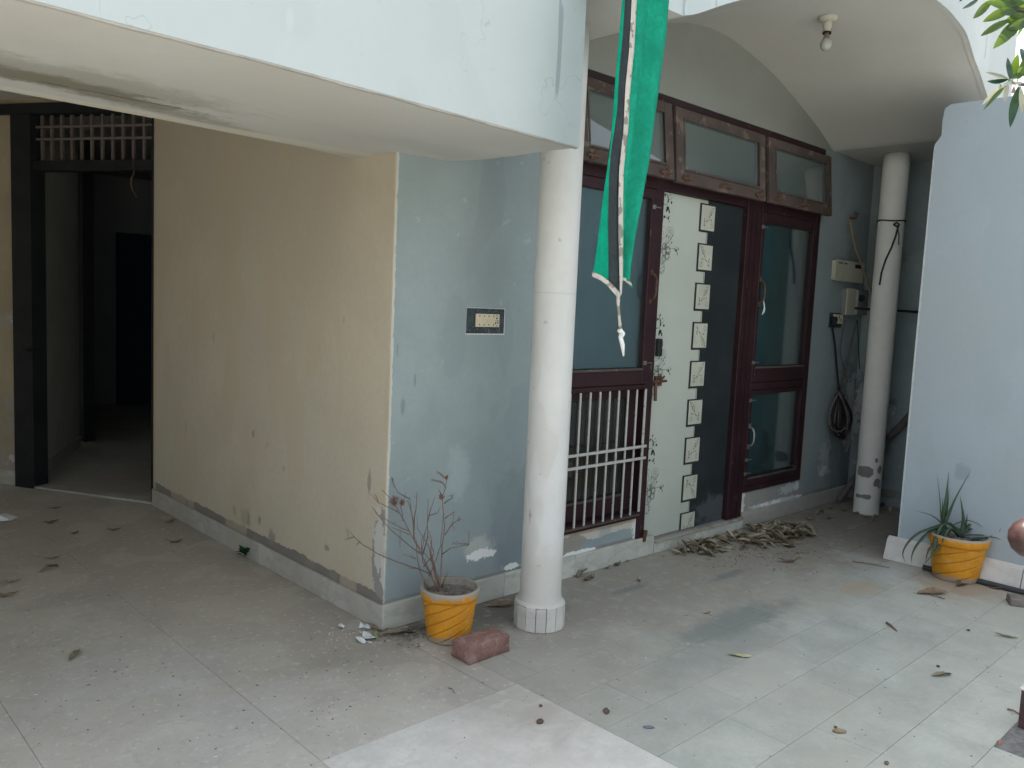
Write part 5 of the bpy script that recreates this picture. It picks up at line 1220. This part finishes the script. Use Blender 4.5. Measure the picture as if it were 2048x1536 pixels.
crumbs('soil_crumbs', 260, SOIL, ('loose soil and crumbs between the pot and the corner skirting', 'soil'), .003, .008, lambda r: (r.gauss(815, 28), r.gauss(1262, 12)))
crumbs('paint_chips', 150, PAINTFL, ('small white paint chips fallen on the floor', 'paint chips'), .002, .006, lambda r: (r.gauss(705, 34), r.gauss(1272, 16)) if r.random() < .42 else (r.uniform(40, 1980), 1536-(r.random()**.8)*430))
crumbs('leaf_litter', 300, DRY[1], ('broken leaf crumbs around the heap before the door', 'leaf litter'), .003, .009, lambda r: (r.gauss(1500, 80), r.gauss(1098, 22)))

# ================================================================== tree branch at the top right
tr = empty('garden_tree', (3.35, -.1, 0), 'garden tree whose green leaves reach into the top right corner', 'tree')
TD = 2.45
def C2(x, y): return (1860+x/5.69, y/5.69)
q0 = PD(*C2(1250, 100), TD); q1 = PD(*C2(1010, 960), TD+.02); trunk_top = PD(*C2(1900, 900), TD+.05)
MB().tube([(3.35, -.1, 0), (3.33, -.08, 1.2), (trunk_top.x+.02, trunk_top.y, 1.9), trunk_top, trunk_top+Vector((0, 0, .9))], [.05, .045, .035, .028, .012]).obj('trunk', BARK, tr, smooth=True)
MB().tube([trunk_top, PD(*C2(1400, 980), TD), q1], [.012, .008, .004], 6).obj('branch', BARK, tr, smooth=True)
MB().tube([trunk_top+Vector((0, 0, .2)), q0, PD(*C2(980, 110), TD)], [.012, .008, .004], 6).obj('branch', BARK, tr, smooth=True)
def tleaf(b0, t0, wd, mat, dz=0, bend=.12, dd0=0.0):
    A_ = PD(*C2(*b0), TD+dd0); B2 = PD(*C2(*t0), TD+dd0+dz); d_ = B2-A_; L_ = d_.length; d_.normalize()
    sdv = d_.cross(FWD).normalized(); rot = Matrix.Rotation(random.uniform(-.5, .5), 3, d_); sdv = rot @ sdv; nn = d_.cross(sdv)
    W_ = wd/5.69*TD/FPX; n = 9; b = MB(); vs = []
    for i in range(n+1):
        t = i/n; w_ = W_/2*(math.sin(math.pi*min(1, .04+t*.96))**.75)*(1.15-.3*t) if t < .999 else 0.0
        c_ = A_+d_*L_*t+nn*(bend*L_*math.sin(t*math.pi))
        vs += [c_-sdv*w_+nn*w_*.25, c_, c_+sdv*w_+nn*w_*.25]
    for i in range(n):
        for k in range(2): b.f.append((3*i+k, 3*i+k+1, 3*i+4+k, 3*i+3+k)); b.mi.append(0)
    b.v = vs; b.tube([A_, A_-d_*.012], .0012, 4)
    b.obj('leaf', mat, tr, smooth=True, fix=False)
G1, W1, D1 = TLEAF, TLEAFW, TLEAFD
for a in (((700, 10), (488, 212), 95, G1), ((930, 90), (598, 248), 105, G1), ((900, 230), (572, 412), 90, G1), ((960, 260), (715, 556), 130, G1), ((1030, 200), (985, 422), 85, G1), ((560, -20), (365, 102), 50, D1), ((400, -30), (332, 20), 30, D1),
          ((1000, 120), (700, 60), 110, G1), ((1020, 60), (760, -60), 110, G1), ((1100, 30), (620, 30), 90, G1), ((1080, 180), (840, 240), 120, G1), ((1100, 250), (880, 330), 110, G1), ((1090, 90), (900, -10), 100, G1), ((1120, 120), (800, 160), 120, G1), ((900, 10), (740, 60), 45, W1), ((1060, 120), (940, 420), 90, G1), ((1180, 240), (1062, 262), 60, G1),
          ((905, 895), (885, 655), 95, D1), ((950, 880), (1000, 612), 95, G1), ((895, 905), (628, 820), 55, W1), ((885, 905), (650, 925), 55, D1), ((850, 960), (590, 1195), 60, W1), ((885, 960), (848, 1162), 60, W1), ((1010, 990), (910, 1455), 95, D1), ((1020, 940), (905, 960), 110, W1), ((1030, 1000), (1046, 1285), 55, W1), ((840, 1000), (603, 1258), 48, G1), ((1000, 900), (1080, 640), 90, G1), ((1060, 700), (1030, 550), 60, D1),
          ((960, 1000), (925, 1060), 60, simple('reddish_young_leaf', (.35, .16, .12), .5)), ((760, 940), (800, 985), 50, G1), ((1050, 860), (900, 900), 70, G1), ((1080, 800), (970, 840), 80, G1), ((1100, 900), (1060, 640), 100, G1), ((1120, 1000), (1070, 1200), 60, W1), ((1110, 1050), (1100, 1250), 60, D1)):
    tleaf(a[0], a[1], a[2], a[3], random.uniform(-.05, .05), random.uniform(-.1, .15), random.uniform(-.03, .05))
print('objects', len(bpy.data.objects))
